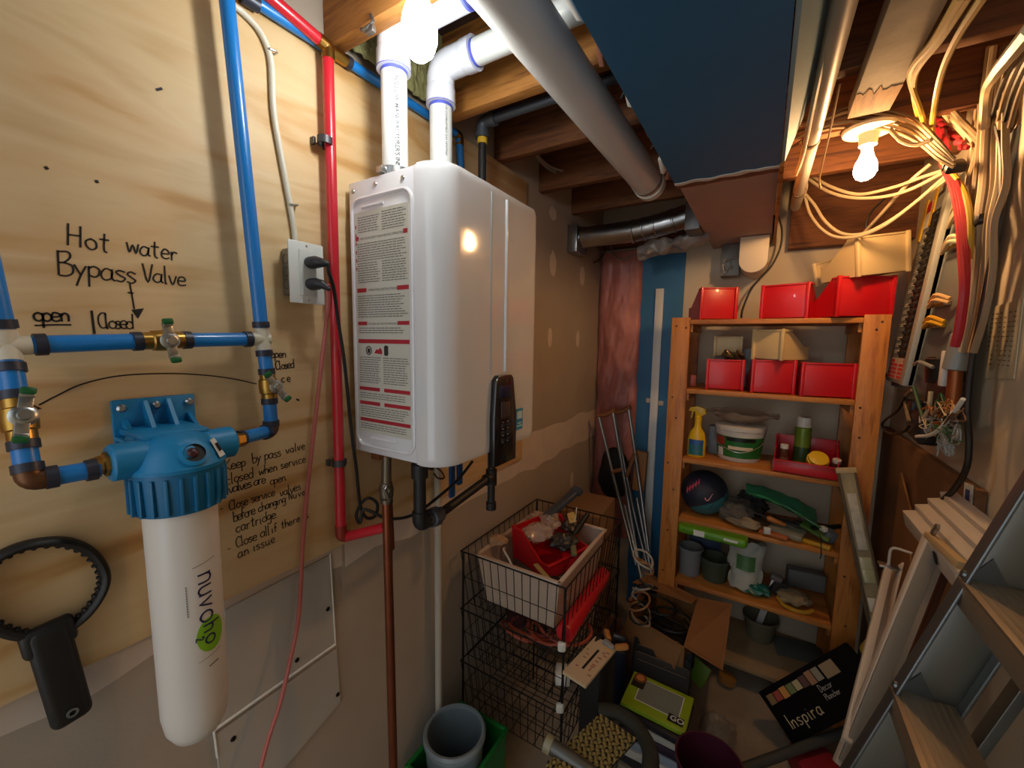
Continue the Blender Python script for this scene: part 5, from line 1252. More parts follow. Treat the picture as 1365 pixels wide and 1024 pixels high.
# pail with a white strip on the platform
pc_ = Z(.132,1012,846)
pot('nursery_pot', (pc_.x,pc_.y-.02,.132), .062,.082,.125, mat('pot_khaki','6f6a54',.5), 'khaki plastic pot standing on the low platform', 'pot')
a = V((pc_.x-.01,pc_.y-.03,.20)); b = Y(2.30,1035,770); d = (b-a); rot = align(d,(0,-1,0.3))
T = thing('white_strip_tool', 'white perforated strip leaning out of the khaki pot', 'tool', a)
m = MB(); m.box((a+b)/2, (d.length,.03,.004), rot, .001); m.obj('strip', M_white, T)
m = MB()
for k in range(6): m.lathe([(.003,0),(.003,.0006),(0,.0006)], a.lerp(b,.35+.1*k)+rot @ V((0,0,.002)), rot @ V((0,0,1)), 8)
m.obj('strip_hole', M_black, T)
m = MB(); m.box(b, (.03,.05,.03), rot, .006); m.obj('tool_head', mat('head_grey','8a8c8c',.4,.6), T)

# ------------------------------------------------------------------ right side: hardboard, frames, level, ladder
M_hb = mat('hardboard', '7d5735', .75, var=.12, vscale=5)
o = MB().bb((1.445,1.57,.02),(1.468,2.59,1.335),.002).obj('hardboard_sheet', M_hb); tag(o, 'large brown hardboard sheet standing against the right wall', 'board')
lb_ = MB().box((1.442,1.60,1.28),(.003,.05,.12),rxyz(R(-8),0,0)).obj('paper_tag', M_white, smooth=False); tag(lb_, 'blue and white paper tag on the hardboard corner', 'tag')
MB().box((1.4398,1.60,1.29),(.001,.025,.07),rxyz(R(-8),0,0)).obj('tag_print', mat('tag_blue','2a4a8c',.5), lb_, smooth=False)
m = MB(); m.prism([(1.43,2.15,.02),(1.43,1.72,.02),(1.43,1.80,1.02),(1.43,2.02,1.14),(1.43,2.15,1.22)], (-.006,0,0)); o = m.obj('cardboard_sheet', mat('cardboard','8f6236',.85,var=.08,vscale=5), smooth=False); tag(o, 'cut cardboard piece leaning in front of the hardboard', 'cardboard')
o = MB().prism([(1.405,1.98,.02),(1.405,1.62,.02),(1.41,1.74,.82),(1.415,1.88,1.0)], (-.005,0,0)).obj('cardboard_sheet', mat('cardboard2','96683c',.85,var=.08,vscale=5), smooth=False); tag(o, 'pointed cardboard offcut behind the white rails', 'cardboard')
wire('loose_cable', [X(1.43,u,v) for u,v in [(1196,706),(1212,710),(1226,704),(1236,698)]], .004, mat('cable_maroon','4a2822',.5), 'dark red cable on the hardboard above the white rails', 'cable')
# white folding frame: stepped head box and long rails
M_wh = mat('blind_white', 'cfc7ba', .45)
T = thing('blind_headrail', 'bundle of white stepped rails leaning behind the ladder', 'blind', (1.36,1.45,0))
h0, h1 = X(1.375,1238,672), X(1.375,1330,712); h1.z = h0.z
dd = (h1-h0).normalized(); rot = align(dd,(-.25,0,1))
c_ = (h0+h1)/2
for k in range(4):
    MB().box(c_+rot @ V((0,.045-.03*k,.012-.018*k)), ((h1-h0).length,.034,.05), rot, .003).obj('head_slat', M_wh, T)
m = MB(); m.box(h0.lerp(h1,.72)+rot @ V((0,-.066,-.035)), (.012,.004,.03), rot, .001); m.obj('clip', M_gas, T)
def rail(T, u0, v0, x0, u1, v1, x1, w_, d_, nm='rail', mm=M_wh):
    a, b = X(x0,u0,v0), X(x1,u1,v1); dv = b-a; r_ = align(dv,(-1,0,.2))
    MB().box((a+b)/2, (dv.length,w_,d_), r_, .002).obj(nm, mm, T); return a, b, r_
T = thing('white_rail', 'long white rail pair leaning from the floor to the head box', 'rail', X(1.25,1120,1010))
rail(T,1240,712,1.33,1118,1020,1.14,.026,.02); rail(T,1249,718,1.34,1128,1020,1.15,.010,.03,'rail_groove',mat('groove_grey','8f8a80',.5))
m = MB(); 
for k in range(3): m.lathe([(0,0),(.009,0),(.009,.006),(0,.008)], X(1.32,1243+k*4,716-k*6), (-1,0,.2), 10)
m.obj('bracket_screw', M_steel, T)
T = thing('white_blind_strip', 'wide white slat leaning between the two white rails', 'slat', X(1.3,1150,1000))
rail(T,1197,755,1.345,1136,1000,1.20,.075,.006,'slat')
T = thing('white_rail', 'thin white rail with a wire hook at its top', 'rail', X(1.28,1135,980))
a, b, r_ = rail(T,1184,756,1.315,1128,990,1.15,.018,.018)
m = MB(); m.tube(fillet([a, a+V((0,.0,.07)), X(1.36,1216,738)+V((0,0,.0))], .02), .004, 8); m.obj('wire_hook', M_wh, T); m = MB(); m.box(a+V((0,0,.004)),(.05,.035,.008),None,.002); m.obj('end_plate', M_steel, T)
T = thing('white_blind_strip', 'pale grey slat leaning furthest right beside the ladder rail', 'slat', X(1.3,1190,950))
rail(T,1272,725,1.40,1165,960,1.26,.07,.006,'slat',mat('slat_grey','aeb3b2',.5)); 
T = thing('brown_lath', 'thin dark brown lath standing between the pale slats', 'lath', X(1.3,1200,900))
rail(T,1272,735,1.385,1205,905,1.28,.02,.012,'lath',mat('lath_brown','5a3018',.6))
T = thing('white_blind_strip', 'white slat tucked right of the brown lath', 'slat', X(1.3,1215,900)); rail(T,1296,752,1.40,1215,900,1.30,.05,.006,'slat')
T = thing('wooden_stick', 'short cream stick lying across the slats below the head box', 'stick', X(1.3,1240,720)); rail(T,1239,714,1.32,1285,756,1.30,.016,.02,'stick',mat('stick_cream','c4ab7e',.6))
# paint-worn level
T = thing('spirit_level', 'old paint-splattered wooden level leaning on the right shelf post', 'level', Y(2.0,1175,860))
a, b = Y(2.10,1131,628), Y(1.95,1176,860); a = Y(2.12,1128,630); d = b-a; rot = align(d,(0,-1,.25))
m = MB(); m.box((a+b)/2, (d.length,.062,.028), rot, .003); lv_ = m.obj('body', mat('worn_paint','8a8266',.7,var=.5,vscale=18,stretch=(1,1,.35)), T)
m = MB(); m.box((a+b)/2+rot @ V((0,.026,.0145)), (d.length,.008,.004), rot, .001); m.box((a+b)/2+rot @ V((0,-.026,.0145)), (d.length,.008,.004), rot, .001); m.obj('edge_strip', mat('strip_dark','4a3d28',.6), T)
m = MB(); m.box(a.lerp(b,.30)+rot @ V((0,0,.0145)), (d.length*.34,.03,.003), rot, .001); o = m.obj('paint_smear', mat('smear_pale','b9b9aa',.7,var=.3,vscale=30), T)
for t in (.55,.62,.78,.90):
    m = MB(); m.box(a.lerp(b,t)+rot @ V((0,0,.015)), (.05,.036,.004), rot, .003); m.obj('vial_window', mat('vial_pale','a9ad8a' ,.2) if t < .65 else M_wc, T)
m = MB(); m.box(a-d.normalized()*.008, (.025,.07,.034), rot, .004); m.obj('end_cap', mat('cap_tan','b39c70',.5), T)
bk = b; misc('yellow_sponge', Y(1.95,1163,865)+V((0,0,0)), (.05,.04,.07), rxyz(.2,.3,.2), mat('sponge_yellow','b59a34',.8), 'yellow block at the foot of the paint-worn level', 'sponge')

# aluminium stepladder leaning on the right wall
M_alu = mat('aluminium', '8c8e88', .42, .92, var=.10, vscale=7, bump=.06, bscale=20, stretch=(1,1,.4))
M_alu2 = mat('aluminium_dull', '7c8386', .42, .9, var=.12, vscale=9)
LY1, LY0 = 1.0, .56
A_, B_ = Y(LY1,1190,915), Y(LY1,1280,770); ld = (B_-A_).normalized(); lo_ = V((ld.z,0,-ld.x)) # ld up the rail, lo_ away from the climber, towards the wall
st_len = (B_-A_).length
bot = A_-ld*(A_.z/ld.z); topp = A_+ld*((1.60-A_.z)/ld.z)
T = thing('stepladder', 'folded aluminium stepladder leaning on the right wall', 'ladder', bot)
def lp(s, o_, y): return V((A_.x, y, A_.z))+ld*s+lo_*o_
s0, s1 = -(A_.z-.02)/ld.z, (1.60-A_.z)/ld.z
def bar(s0, s1, o0, o1, y0, y1, mm, nm, bev=.002):
    vs = [lp(s,o_,y) for s in (s0,s1) for o_ in (o0,o1) for y in (y0,y1)]
    c = sum(vs, V())/8; rot = MX((ld, V((0,1,0)), ld.cross(V((0,1,0))))).transposed()
    m = MB(); m.box(c, (s1-s0, y1-y0, o1-o0), rot, bev); return m.obj(nm, mm, T)
for y, sg, ft in ((LY1,1,0),(LY0,-1,0)):
    bar(s0, s1, .0, .085, y-.0015, y+.0015, M_alu, 'rail_web')
    bar(s0, s1, -.003, .003, y-.028 if sg > 0 else y-.003, y+.003 if sg > 0 else y+.028, M_alu2, 'rail_flange'); bar(s0, s1, .082, .088, y-.022 if sg > 0 else y-.003, y+.003 if sg > 0 else y+.022, M_alu2, 'rail_flange')
    bar(s0+.05, s1-.12, .115, .118, y-.03, y-.0, M_alu, 'rear_leg'); bar(s0+.05, s1-.12, .118, .145, y-.003, y, M_alu2, 'rear_leg_flange')
    m = MB(); m.box(lp(s0-.005,.04,y), (.06,.04,.1), MX((ld, V((0,1,0)), ld.cross(V((0,1,0))))).transposed(), .006); m.obj('foot', mat('ladder_foot','1c1b1a',.7), T)
k = 0; s = 0
while s > s0+.2: s -= st_len
while s < s1-.1:
    base = lp(s, 0, 0)
    zt2 = base.z; xt = base.x
    m = MB(); m.bb((xt-.004,LY0+.004,zt2-.003),(xt+.085,LY1-.003,zt2+.003),.001)
    m.bb((xt-.004,LY0+.004,zt2-.045),(xt+.0,LY1-.003,zt2+.0),.001); m.bb((xt+.08,LY0+.004,zt2-.03),(xt+.084,LY1-.003,zt2+.0),.001)
    stp = m.obj('step', mat('step_alu_warm_lit','98876f',.45,.5,var=.08,vscale=9), T)  # aluminium tinted beige: the warm bulb's reflection is put into the colour
    m = MB()
    for q in range(7): m.bb((xt+.006+q*.011,LY0+.006,zt2+.003),(xt+.010+q*.011,LY1-.006,zt2+.0036))
    m.obj('tread_rib', mat('step_alu_warm_lit','98876f',.45,.5), stp)
    m = MB(); m.prism([lp(s+.0,.004,LY1-.006),lp(s+.0,.07,LY1-.006),lp(s+.055,.02,LY1-.006)], (0,.003,0)); m.lathe([(0,0),(.007,0),(.006,.004),(0,.005)], lp(s+.012,-.003,LY1-.012), -lo_, 10); m.obj('gusset', M_alu2, stp)
    s += st_len

# ------------------------------------------------------------------ floor clutter at the right
T = thing('flooring_box', 'long black box lettered Inspira lying by the right wall', 'box', Z(.02,1035,975))
a = Z(.13,1033,957); e = Y(a.y+.08,1156,890); d = e-a; rot = align(d,(0,.55,1))
W_, D_, H_ = d.length, .045, .19
c_ = a+rot @ V((W_/2, D_/2, .0))
T.location = c_; ORG[T.name] = c_
m = MB(); m.box(c_, (W_,D_,H_), rot, .003); m.obj('carton', mat('carton_black','0b0a0c',.85,spec=.15), T)
fm = lambda x, z: (a+rot @ V((x,-.0012,z)), rot @ V((0,-1,0)))
m = MB(); 
L2 = strokes(m, 'Inspira', lambda s,t: fm(.035+s,-.055+t), .024, .0035, .05, 1.05, .0006); ins_ = m.obj('box_lettering', mat('letter_cream','c9b98c',.5), T, smooth=False)
m = MB(); strokes(m, 'Decor', lambda s,t: fm(.225+s,.0+t), .012, .002, .05, .9); strokes(m, 'Plancher', lambda s,t: fm(.225+s,-.028+t), .010, .0018, .05, .8); m.obj('box_small_lettering', mat('letter_grey','a8a49c',.5), T, smooth=False)
rnd = random.Random(4)
for k in range(8):
    cc_ = ['8a6a3a','a33a22','c98a2c','6d7a3a','b9a878','5a2a20','a07048','8f8a70'][k]
    m = MB(); x_ = .02+k*.032; p0 = a+rot @ V((x_+.014,-.001,.042+.0))
    m.box(p0+rot @ V((0,0,.012)), (.028,.002,.04+rnd.uniform(-.008,.008)), rot); m.obj('picture_strip', mat('picture_'+cc_, cc_, .5), T, smooth=False)
m = MB(); m.box(a+rot @ V((W_*.72,-.002,.05)), (.06,.003,.05), rot @ rz(0), .001); m.obj('tape_scrap', mat('tape_tan','9a8460',.6), T, smooth=False)
a, b = Z(.10,988,1026), Z(.14,1152,966); m = MB(); m.cyl(a, b+ (b-a)*.05, .0185, seg=18); o = m.obj('vacuum_tube', mat('tube_grey','4c4f4c',.5)); tag(o, 'dark grey tube lying on the floor before the black box', 'tube')
m = MB(); m.box(Z(.04,1090,1030), (.16,.16,.09), rz(.4), .02); o = m.obj('red_bag', mat('bag_red','9a1f30',.6)); tag(o, 'dark red fabric bag corner behind the grey tube', 'bag')
# maroon tub
tc_ = Z(.40,950,1000)
m = MB(); m.lathe([(0,0),(.075,0),(.097,.40),(.102,.40),(.102,.385),(.093,.392),(.072,.006),(0,.006)], (tc_.x-.005,tc_.y-.045,0.001), (0,0,1), 36); o = m.obj('maroon_bin', mat('bin_maroon','4a1a2c',.4)); tag(o, 'dark maroon plastic bin in front of the bare floor', 'bin')

# ------------------------------------------------------------------ cardboard box with open flaps
M_cb = mat('carton_brown', '8f6238', .85, var=.06, vscale=6)
zr = .43
q0, q1, q2, q3 = Z(zr,838,818), Z(zr,911,862), Z(zr,934,784), Z(zr,848,770)
q2 = q1.lerp(q2,.80)
q0 = q1+(q2-q1)*0+(q0-q1); 
q3 = q0+(q2-q1)
T = thing('cardboard_box', 'open brown cardboard box with raised flaps full of odds and ends', 'box', ((q0+q2)/2).to_2d().to_3d())
def wall(a, b, mm=M_cb, nm='side'):
    a2, b2 = V((a.x,a.y,0)), V((b.x,b.y,0)); n_ = (b-a).cross(V((0,0,1))).normalized()*.004
    MB().prism([a2,b2,b,a], n_).obj(nm, mm, T, smooth=False)
for a, b in ((q0,q1),(q1,q2),(q2,q3),(q3,q0)): wall(a, b)
MB().prism([V((p.x,p.y,.004)) for p in (q0,q1,q2,q3)], (0,0,.004)).obj('bottom', M_cb, T, smooth=False)
def flap(p, nm='flap'):
    n_ = (p[1]-p[0]).cross(p[2]-p[0]).normalized()*.004
    MB().prism(p, n_).obj(nm, M_cb, T, smooth=False)
f1 = [q2, q1, Z(zr-.05,963,894), Z(zr+.02,975,806)]; flap(f1)
f2 = [q3, q2, q2+V((-.01,-.10,.06)), q3+V((.0,-.10,.06))]
f2 = [q3+V((0,0,0)), q2, Y(q2.y-.10,922,804), Y(q3.y-.11,843,776)]; flap(f2)
f3 = [q0, q1, q1+V((-.03,-.02,-.11)), q0+V((-.03,-.02,-.11))]; flap(f3)
bcx = (q0+q2)/2
misc('yellow_tool', Z(.27,852,812)+V((.02,.02,0)), (.16,.022,.02), rxyz(0,.1,-.5), mat('tool_yellow2','c49a1e',.4), 'yellow handled tool lying in the cardboard box', 'tool', .006)
misc('orange_tool', Z(.30,835,800)+V((.06,.04,-.02)), (.12,.02,.02), rxyz(.1,.1,.2), mat('tool_orange','c2562a',.4), 'orange handled tool at the left corner of the cardboard box', 'tool', .006)
misc('blue_book', Z(.2,860,840)+V((.1,.12,-.04)), (.2,.15,.05), rxyz(.1,.2,.6), mat('book_navy','1a2334',.6), 'dark blue case inside the cardboard box', 'case', .006)
for k in range(4):
    c0 = bcx+V((rnd.uniform(-.07,.07),rnd.uniform(-.07,.07),-.09+rnd.uniform(0,.04)))
    wire('coiled_cable', [c0+V((.09*math.cos(t*.9+k),.06*math.sin(t*.9+k),.006*t-.02)) for t in range(9)], .006, M_cordk, 'black cable coiled inside the cardboard box', 'cable', 'black cables coiled in the cardboard box')
misc('stuffed_case', bcx+V((.0,.0,-.22)), (.24,.22,.18), align(q1-q0), mat('case_dark','1c1a18',.7), 'dark case filling the bottom of the cardboard box', 'case', .01)

# ------------------------------------------------------------------ stack of booklets with the green pack on top
zg = .32
g = [Z(zg,845,898),Z(zg,923,926),Z(zg,915,984),Z(zg,829,931)]
gc = sum(g,V())/4; gd = ((g[1]-g[0])+(g[2]-g[3])).normalized(); rot = align(gd); gw = ((g[1]-g[0]).length+(g[2]-g[3]).length)/2; gh = ((g[3]-g[0]).length+(g[2]-g[1]).length)/2
T = thing('green_pack', 'lime green pack with grey window lettered GO on the booklets', 'pack', gc+V((0,0,-.02)))
pk2 = MB().box(gc+V((0,0,-.009)), (gw,gh,.018), rot, .002).obj('pack', mat('pack_lime','93b01e',.45), T)
MB().box(gc+rot @ V((.005,.01,.0004)), (gw*.70,gh*.66,.0012), rot).obj('window_frame', M_white, T, smooth=False)
m = MB(); m.box(gc+rot @ V((.005,.01,.0008)), (gw*.67,gh*.62,.0012), rot); m.obj('grey_mesh', mat('mesh_grey','7f877c',.7,var=.15,vscale=140), T, smooth=False)
m = MB(); m.box(gc+rot @ V((gw*.33,-gh*.30,.0016)), (.055,.035,.0014), rot); m.box(gc+rot @ V((-gw*.36,gh*.20,.0016)), (.05,.05,.0014), rot); m.obj('black_panel', M_black, T, smooth=False)
pm = plane_map(gc+rot @ V((gw*.33-.02,-gh*.30-.010,.0026)), rot @ V((1,0,0)), rot @ V((0,1,0)))
m = MB(); ftext(m, 'GO', pm, .032, bold=.0008); m.obj('pack_lettering', M_white, T, smooth=False)
m = MB(); m.lathe([(0,.0006),(.026,.0004),(.026,0)], gc+rot @ V((-gw*.36,gh*.36,.0022)), (0,0,1), 24); o = m.obj('round_badge', mat('badge_brown','7a4a2a',.4), T); m = MB(); m.lathe([(0,.0006),(.016,.0004)], gc+rot @ V((-gw*.36,gh*.36,.003)), (0,0,1), 20, False); m.obj('badge_centre', mat('badge_orange','d08a4a',.4), T)  # plain orange disc in the middle of the brown badge
cols = ['1d1824','b9b6ac','2a1c2e','8f9aa6','c9c4b8','2b2a2c','9a8d74']
z = zg-.0195
for k in range(7):
    h = .026 if k < 2 else .033; z -= h/2+.0006
    s_ = 1+.03*k; rr_ = rot @ rz(R(rnd.uniform(-5,5)))
    bk_ = MB().box(V((gc.x-.012*k*.5,gc.y-.01-.006*k,z)), (gw*s_,gh*1.05,h-.001), rr_, .002)
    T2 = bk_.obj('booklet', mat('booklet_'+cols[k], cols[k], .5))
    tag(T2, ['dark purple booklet directly under the lime green pack','pale grey booklet second under the lime green pack','dark plum booklet third down in the floor stack','bluish booklet in the middle of the floor stack','cream booklet low in the floor stack','black booklet second from the bottom of the floor stack','tan booklet at the bottom of the floor stack'][k], 'booklet')
    z -= h/2
# dark slim cases leaning behind the pack
for k in range(5):
    a = Z(zg-.02,849-k*1.5,888-k*4); b = Z(zg-.02,922+k*.5,918-k*5)
    d = b-a; rr_ = align(d,(0,.55,1)); h = .18
    c_ = (a+b)/2; c_.z = zg-.075+.010*k; c_ += V((-.01,-.030+.017*k,0))
    if k == 4: d = d*.6
    o = MB().box(c_, (d.length,.013,h), rr_, .002).obj('slim_case', mat('slim_case_%d' % (k % 3), ('17161a','2a2723','0f1012')[k % 3], .75)); tag(o, ['slim dark case leaning nearest behind the green pack','second slim dark case behind the green pack','third slim dark case behind the green pack','fourth slim dark case behind the green pack','short slim case furthest behind the green pack'][k], 'case')
    m = MB(); m.box(c_+rr_ @ V((0,0,h/2+.0006)), (d.length*.9,.004,.001), rr_); m.obj('spine_line', mat('spine_pale','8f8a70',.5), o, smooth=False)
o = MB().box(Z(.12,905,893)+V((.05,.06,.0)), (.16,.02,.10), rxyz(-.5,.2,-.4), .003).obj('green_booklet', mat('booklet_green','6f9a22',.5)); tag(o, 'bright green booklet slipped behind the slim cases', 'booklet')
def cbag(a, b): return V((.80+.14*a+.02*NZ.noise(V((a*5,b*5,0))), 1.74+.2*b, .02+.07*math.sin(PI*a)*math.sin(PI*b)+.025*NZ.noise(V((a*7,b*7,4)))+.012))
o = MB().sheet(cbag, 20, 20, .001).obj('clear_bag', clearm('bag_clear','a8a49c',.35)); tag(o, 'crumpled clear plastic bag right of the green pack', 'bag')
o = MB().lathe([(.028,0),(.04,0),(.04,.03),(.028,.03)], Z(.02,968,908), (.2,.1,1), 22).obj('tape_roll', mat('tape_roll_tan','a5783c',.5)); tag(o, 'small tan tape roll on the floor beside the platform', 'tape roll')

# ------------------------------------------------------------------ wire basket stack with tote
BX0, BX1, BY0, BY1 = .035, .455, 1.115, 1.70
M_wire = mat('black_wire', '121112', .4, .3)
T = thing('wire_basket_stack', 'black wire basket stack of three drawers beside the wall', 'wire basket', ((BX0+BX1)/2,(BY0+BY1)/2,0))
for zr_, zb2 in ((.95,.745),(.725,.535),(.515,.32)):
    m = MB(); i0 = .02
    rim = [V((BX0,BY0,zr_)),V((BX1,BY0,zr_)),V((BX1,BY1,zr_)),V((BX0,BY1,zr_))]
    bt = [V((BX0+i0,BY0+i0,zb2)),V((BX1-i0,BY0+i0,zb2)),V((BX1-i0,BY1-i0,zb2)),V((BX0+i0,BY1-i0,zb2))]
    for k in range(4):
        a, b, c_, d_ = rim[k], rim[(k+1)%4], bt[k], bt[(k+1)%4]; n = 13 if k % 2 == 0 else 14
        for q in range(n+1):
            m.tube([a.lerp(b,q/n), c_.lerp(d_,q/n)], .0016, 5)
        m.tube([a.lerp(c_,.5), b.lerp(d_,.5)], .0014, 5)
    for q in range(9): m.tube([bt[0].lerp(bt[1],q/8), bt[3].lerp(bt[2],q/8)], .0016, 5)
    for q in range(13): m.tube([bt[0].lerp(bt[3],q/12), bt[1].lerp(bt[2],q/12)], .0016, 5)
    bsk = m.obj('basket', M_wire, T)
    MB().tube(rim, .0032, 7, True).obj('basket_rim', M_wire, bsk)
for p in ((BX0+.006,BY0+.006),(BX1-.006,BY0+.006),(BX1-.006,BY1-.006),(BX0+.006,BY1-.006)):
    m = MB(); m.cyl((p[0],p[1],0),(p[0],p[1],.945), .0045, seg=8); m.obj('upright', M_wire, T)
for z in (.75,.535):
    m = MB(); m.box((BX1-.01,BY0+.0,z), (.026,.018,.032), rz(.5), .007, 3); c_ = m.obj('corner_clip', M_wc, T); c_['label'] = 'white plastic corner clip'
# clear tote with a red bin inside
T = thing('plastic_tote', 'clear plastic tote filled with parts in the top wire basket', 'tote', (.25,1.36,.752))
M_tote = mat('tote_clear', 'd2bca8', .3, alpha=.62, spec=.6)
tx0, tx1, ty0, ty1, tz0, tz1 = .085, .415, 1.15, 1.60, .752, .935
def tote(inset, z0, z1, th):
    m = MB(); 
    o0 = [V((tx0+inset,ty0+inset,z0)),V((tx1-inset,ty0+inset,z0)),V((tx1-inset,ty1-inset,z0)),V((tx0+inset,ty1-inset,z0))]
    o1 = [V((tx0,ty0,z1)),V((tx1,ty0,z1)),V((tx1,ty1,z1)),V((tx0,ty1,z1))]
    for k in range(4):
        a, b, c_, d_ = o0[k], o0[(k+1)%4], o1[(k+1)%4], o1[k]; n_ = (b-a).cross(d_-a).normalized()*-th
        m.prism([a,b,c_,d_], n_)
    m.prism(o0, (0,0,th)); return m
tote(.025, tz0, tz1, .003).obj('tub', M_tote, T, smooth=False)
m = MB(); R4 = [V((tx0,ty0,tz1)),V((tx1,ty0,tz1)),V((tx1,ty1,tz1)),V((tx0,ty1,tz1))]
for k in range(4):
    a, b = R4[k], R4[(k+1)%4]; m.box((a+b)/2+V((0,0,0)), ((b-a).length+.016,.016,.010), align(b-a), .004)
m.obj('tote_rim', mat('tote_rim','c9b4a2',.35), T)
bin_('storage_bin', .21,.135,.20, M_binr, 'red plastic bin full of loose parts inside the clear tote', (.172,1.44,.855), (0,R(4),R(-112)))
# odds and ends in that bin and the tote
def crump(name, c, r, m_, label, cat='plastic bag', s=1): return bag(name, c, (r,r*.8,r*.6), rz(s), m_, label, cat, .32, 9, s)
M_clr = clearm('bag_clear2','dcc6b2',.42)
crump('clear_bag', (.215,1.375,.96), .06, M_clr, 'clear bag of fittings at the left of the red bin in the tote', s=1)
crump('clear_bag', (.22,1.47,.975), .055, M_clr, 'clear bag crumpled on top of the red bin heap', s=2)
crump('clear_bag', (.15,1.50,.95), .05, M_clr, 'clear bag against the wall side of the basket', s=3)
crump('dark_parts_bag', (.315,1.40,.94), .055, mat('parts_dark','38342e',.4,var=.5,vscale=60), 'dark bag of small metal parts in the red bin', s=4)
crump('dark_parts_bag', (.30,1.51,.965), .05, mat('parts_brown','4a3a30',.4,var=.5,vscale=60), 'brown tinted parts bag with yellow tag in the red bin', s=5)
misc('yellow_tag', (.305,1.50,1.0), (.03,.05,.003), rxyz(.5,-.3,.5), mat('tag_yellow','d0a860',.6), 'small yellow paper tag on the parts bags', 'tag', .001)
misc('green_clip_strip', (.345,1.42,.937), (.022,.16,.016), rxyz(.1,.2,.5), mat('strip_olive','6d6a48',.5), 'olive plastic strip along the red bin lip', 'strip', .004)
T = thing('putty_tool', 'grey handled tool poking out of the basket at the back', 'tool', (.22,1.57,.98))
a, b = V((.20,1.46,.985)), V((.275,1.62,1.07)); d = b-a; MB().box((a+b)/2, (d.length,.04,.024), align(d), .008, 3).obj('handle', mat('tool_slate','3d434b',.4), T); MB().box(b, (.03,.05,.03), align(d), .006).obj('tool_head', mat('tool_slate','3d434b',.4), T)
T = thing('screwdriver', 'black handled screwdriver standing in the red bin', 'screwdriver', (.34,1.50,.96))
a, b = V((.335,1.45,.955)), V((.355,1.55,1.01)); MB().tube([a,a.lerp(b,.3),b], [.008,.012,.010], 12).obj('handle', M_blk, T); MB().cyl(a-(b-a)*.5, a, .003, seg=8).obj('shaft', M_steel, T)
misc('white_stick', (.325,1.49,1.0), (.004,.004,.11), rxyz(.05,.1,0), M_wc, 'thin white stick upright in the red bin', 'stick', .001)
wire('white_cable', [V((.11,1.30,.90)),V((.14,1.24,.93)),V((.19,1.20,.925)),V((.23,1.17,.91)),V((.25,1.165,.88))], .004, M_white, 'white cord hanging in the tote left of the red bin', 'cord')
o = MB().lathe([(.02,0),(.034,0),(.034,.028),(.02,.028)], (.355,1.24,.845), (.2,-.1,1), 24).obj('tape_roll', M_blk); tag(o, 'black tape roll in the front corner of the tote', 'tape roll')
for k in range(2):
    wire('coiled_cable', [V((.355+.05*math.cos(t*.8),1.235+.05*math.sin(t*.8),.83+.004*t+.01*k)) for t in range(9)], .004, mat('cord_grey','8f8880',.5), ['grey cord coiled round the tape roll, lower turn','grey cord coiled round the tape roll, upper turn'][k], 'cord')
misc('yellow_ruler', (.335,1.19,.925), (.10,.018,.005), rxyz(0,.15,-.5), mat('ruler_yellow','a8905c',.5), 'yellowish strip across the front rim of the tote', 'ruler', .001)
misc('paper_bundle', (.25,1.30,.80), (.22,.2,.09), rz(.2), mat('bundle_grey','77706a',.7,var=.4,vscale=24), 'grey bundle of packets at the bottom of the tote', 'bundle', .015)
crump('tan_wrap', (.10,1.26,.945), .035, mat('wrap_tan','b08c68',.6), 'tan crumpled wrap at the wall corner of the tote', 'paper', 7)
for k in range(6):
    rr2 = .055+.01*(k % 3); c0 = V((.19+.035*k,1.29+.02*(k%2),.60+.012*k))
    wire('orange_extension_cable', [c0+V((rr2*1.4*math.cos(t*.7+k),rr2*math.sin(t*.7+k),.012*math.sin(t*1.3+k))) for t in range(10)], .006, mat('cord_orange_dull','a3452c',.5), 'orange extension cord coil in the middle wire basket', 'cord', 'orange cord coils in the middle basket')
crump('red_rag', (.15,1.36,.60), .07, mat('rag_maroon','4a1a20',.9), 'dark red rag at the wall side of the middle basket', 'rag', 8)
misc('white_block', (.415,1.20,.575), (.05,.06,.04), rz(.4), M_wc, 'small white block at the front of the middle basket', 'block', .006)
# red tube, cords, booklet and case right of the basket
a, b = V((.485,1.22,.74)), V((.50,1.66,.72)); a = Z(.76,752,845); b = Z(.74,804,765); 
m = MB(); m.tube([a, a.lerp(b,.02), a.lerp(b,.98), b], [.028,.031,.031,.028], 22); T_ = m.obj('red_tube', mat('tube_red','c01a24',.35)); tag(T_, 'bright red plastic tube lying beside the tote', 'tube')
misc('storage_case', (.512,1.28,.33), (.07,.17,.66), None, mat('storage_dark','14110f',.8), 'tall dark storage case standing right of the wire baskets', 'case', .01)
qb = [Z(.70,785,836),Z(.70,814,853),Z(.70,793,910),Z(.70,758,890)]; cb_ = sum(qb,V())/4
rot = align((qb[1]-qb[0])+(qb[2]-qb[3])); wq = (qb[1]-qb[0]).length*.95; hq = (qb[3]-qb[0]).length
T = thing('instruction_booklet', 'cream instruction booklet lying on the dark case beside the basket', 'booklet', cb_)
MB().box(V((cb_.x,cb_.y,.672)), (wq,hq,.010), rot, .001).obj('pages', mat('booklet_cream','c2ab88',.7), T, smooth=False)
m = MB(); m.box(V((cb_.x,cb_.y,.6775))+rot @ V((0,0,0)), (.008,hq*.5,.0008), rot); m.obj('black_bar', M_black, T, smooth=False)
m = MB()
for k in range(14): m.box(V((cb_.x,cb_.y,.6774))+rot @ V((rnd.choice((-.03,-.02,.02,.03)),hq*(-.3+.045*k),0)), (rnd.uniform(.006,.016),.004,.0006), rot)
m.obj('booklet_print', mat('print_red_brown','9a5a48',.6), T, smooth=False)
m = MB(); m.box(V((cb_.x,cb_.y,.678))+rot @ V((wq*.30,hq*.42,0)), (.03,.03,.001), rot); m.obj('yellow_corner', mat('tag_yellow','d0a860',.6), T, smooth=False)
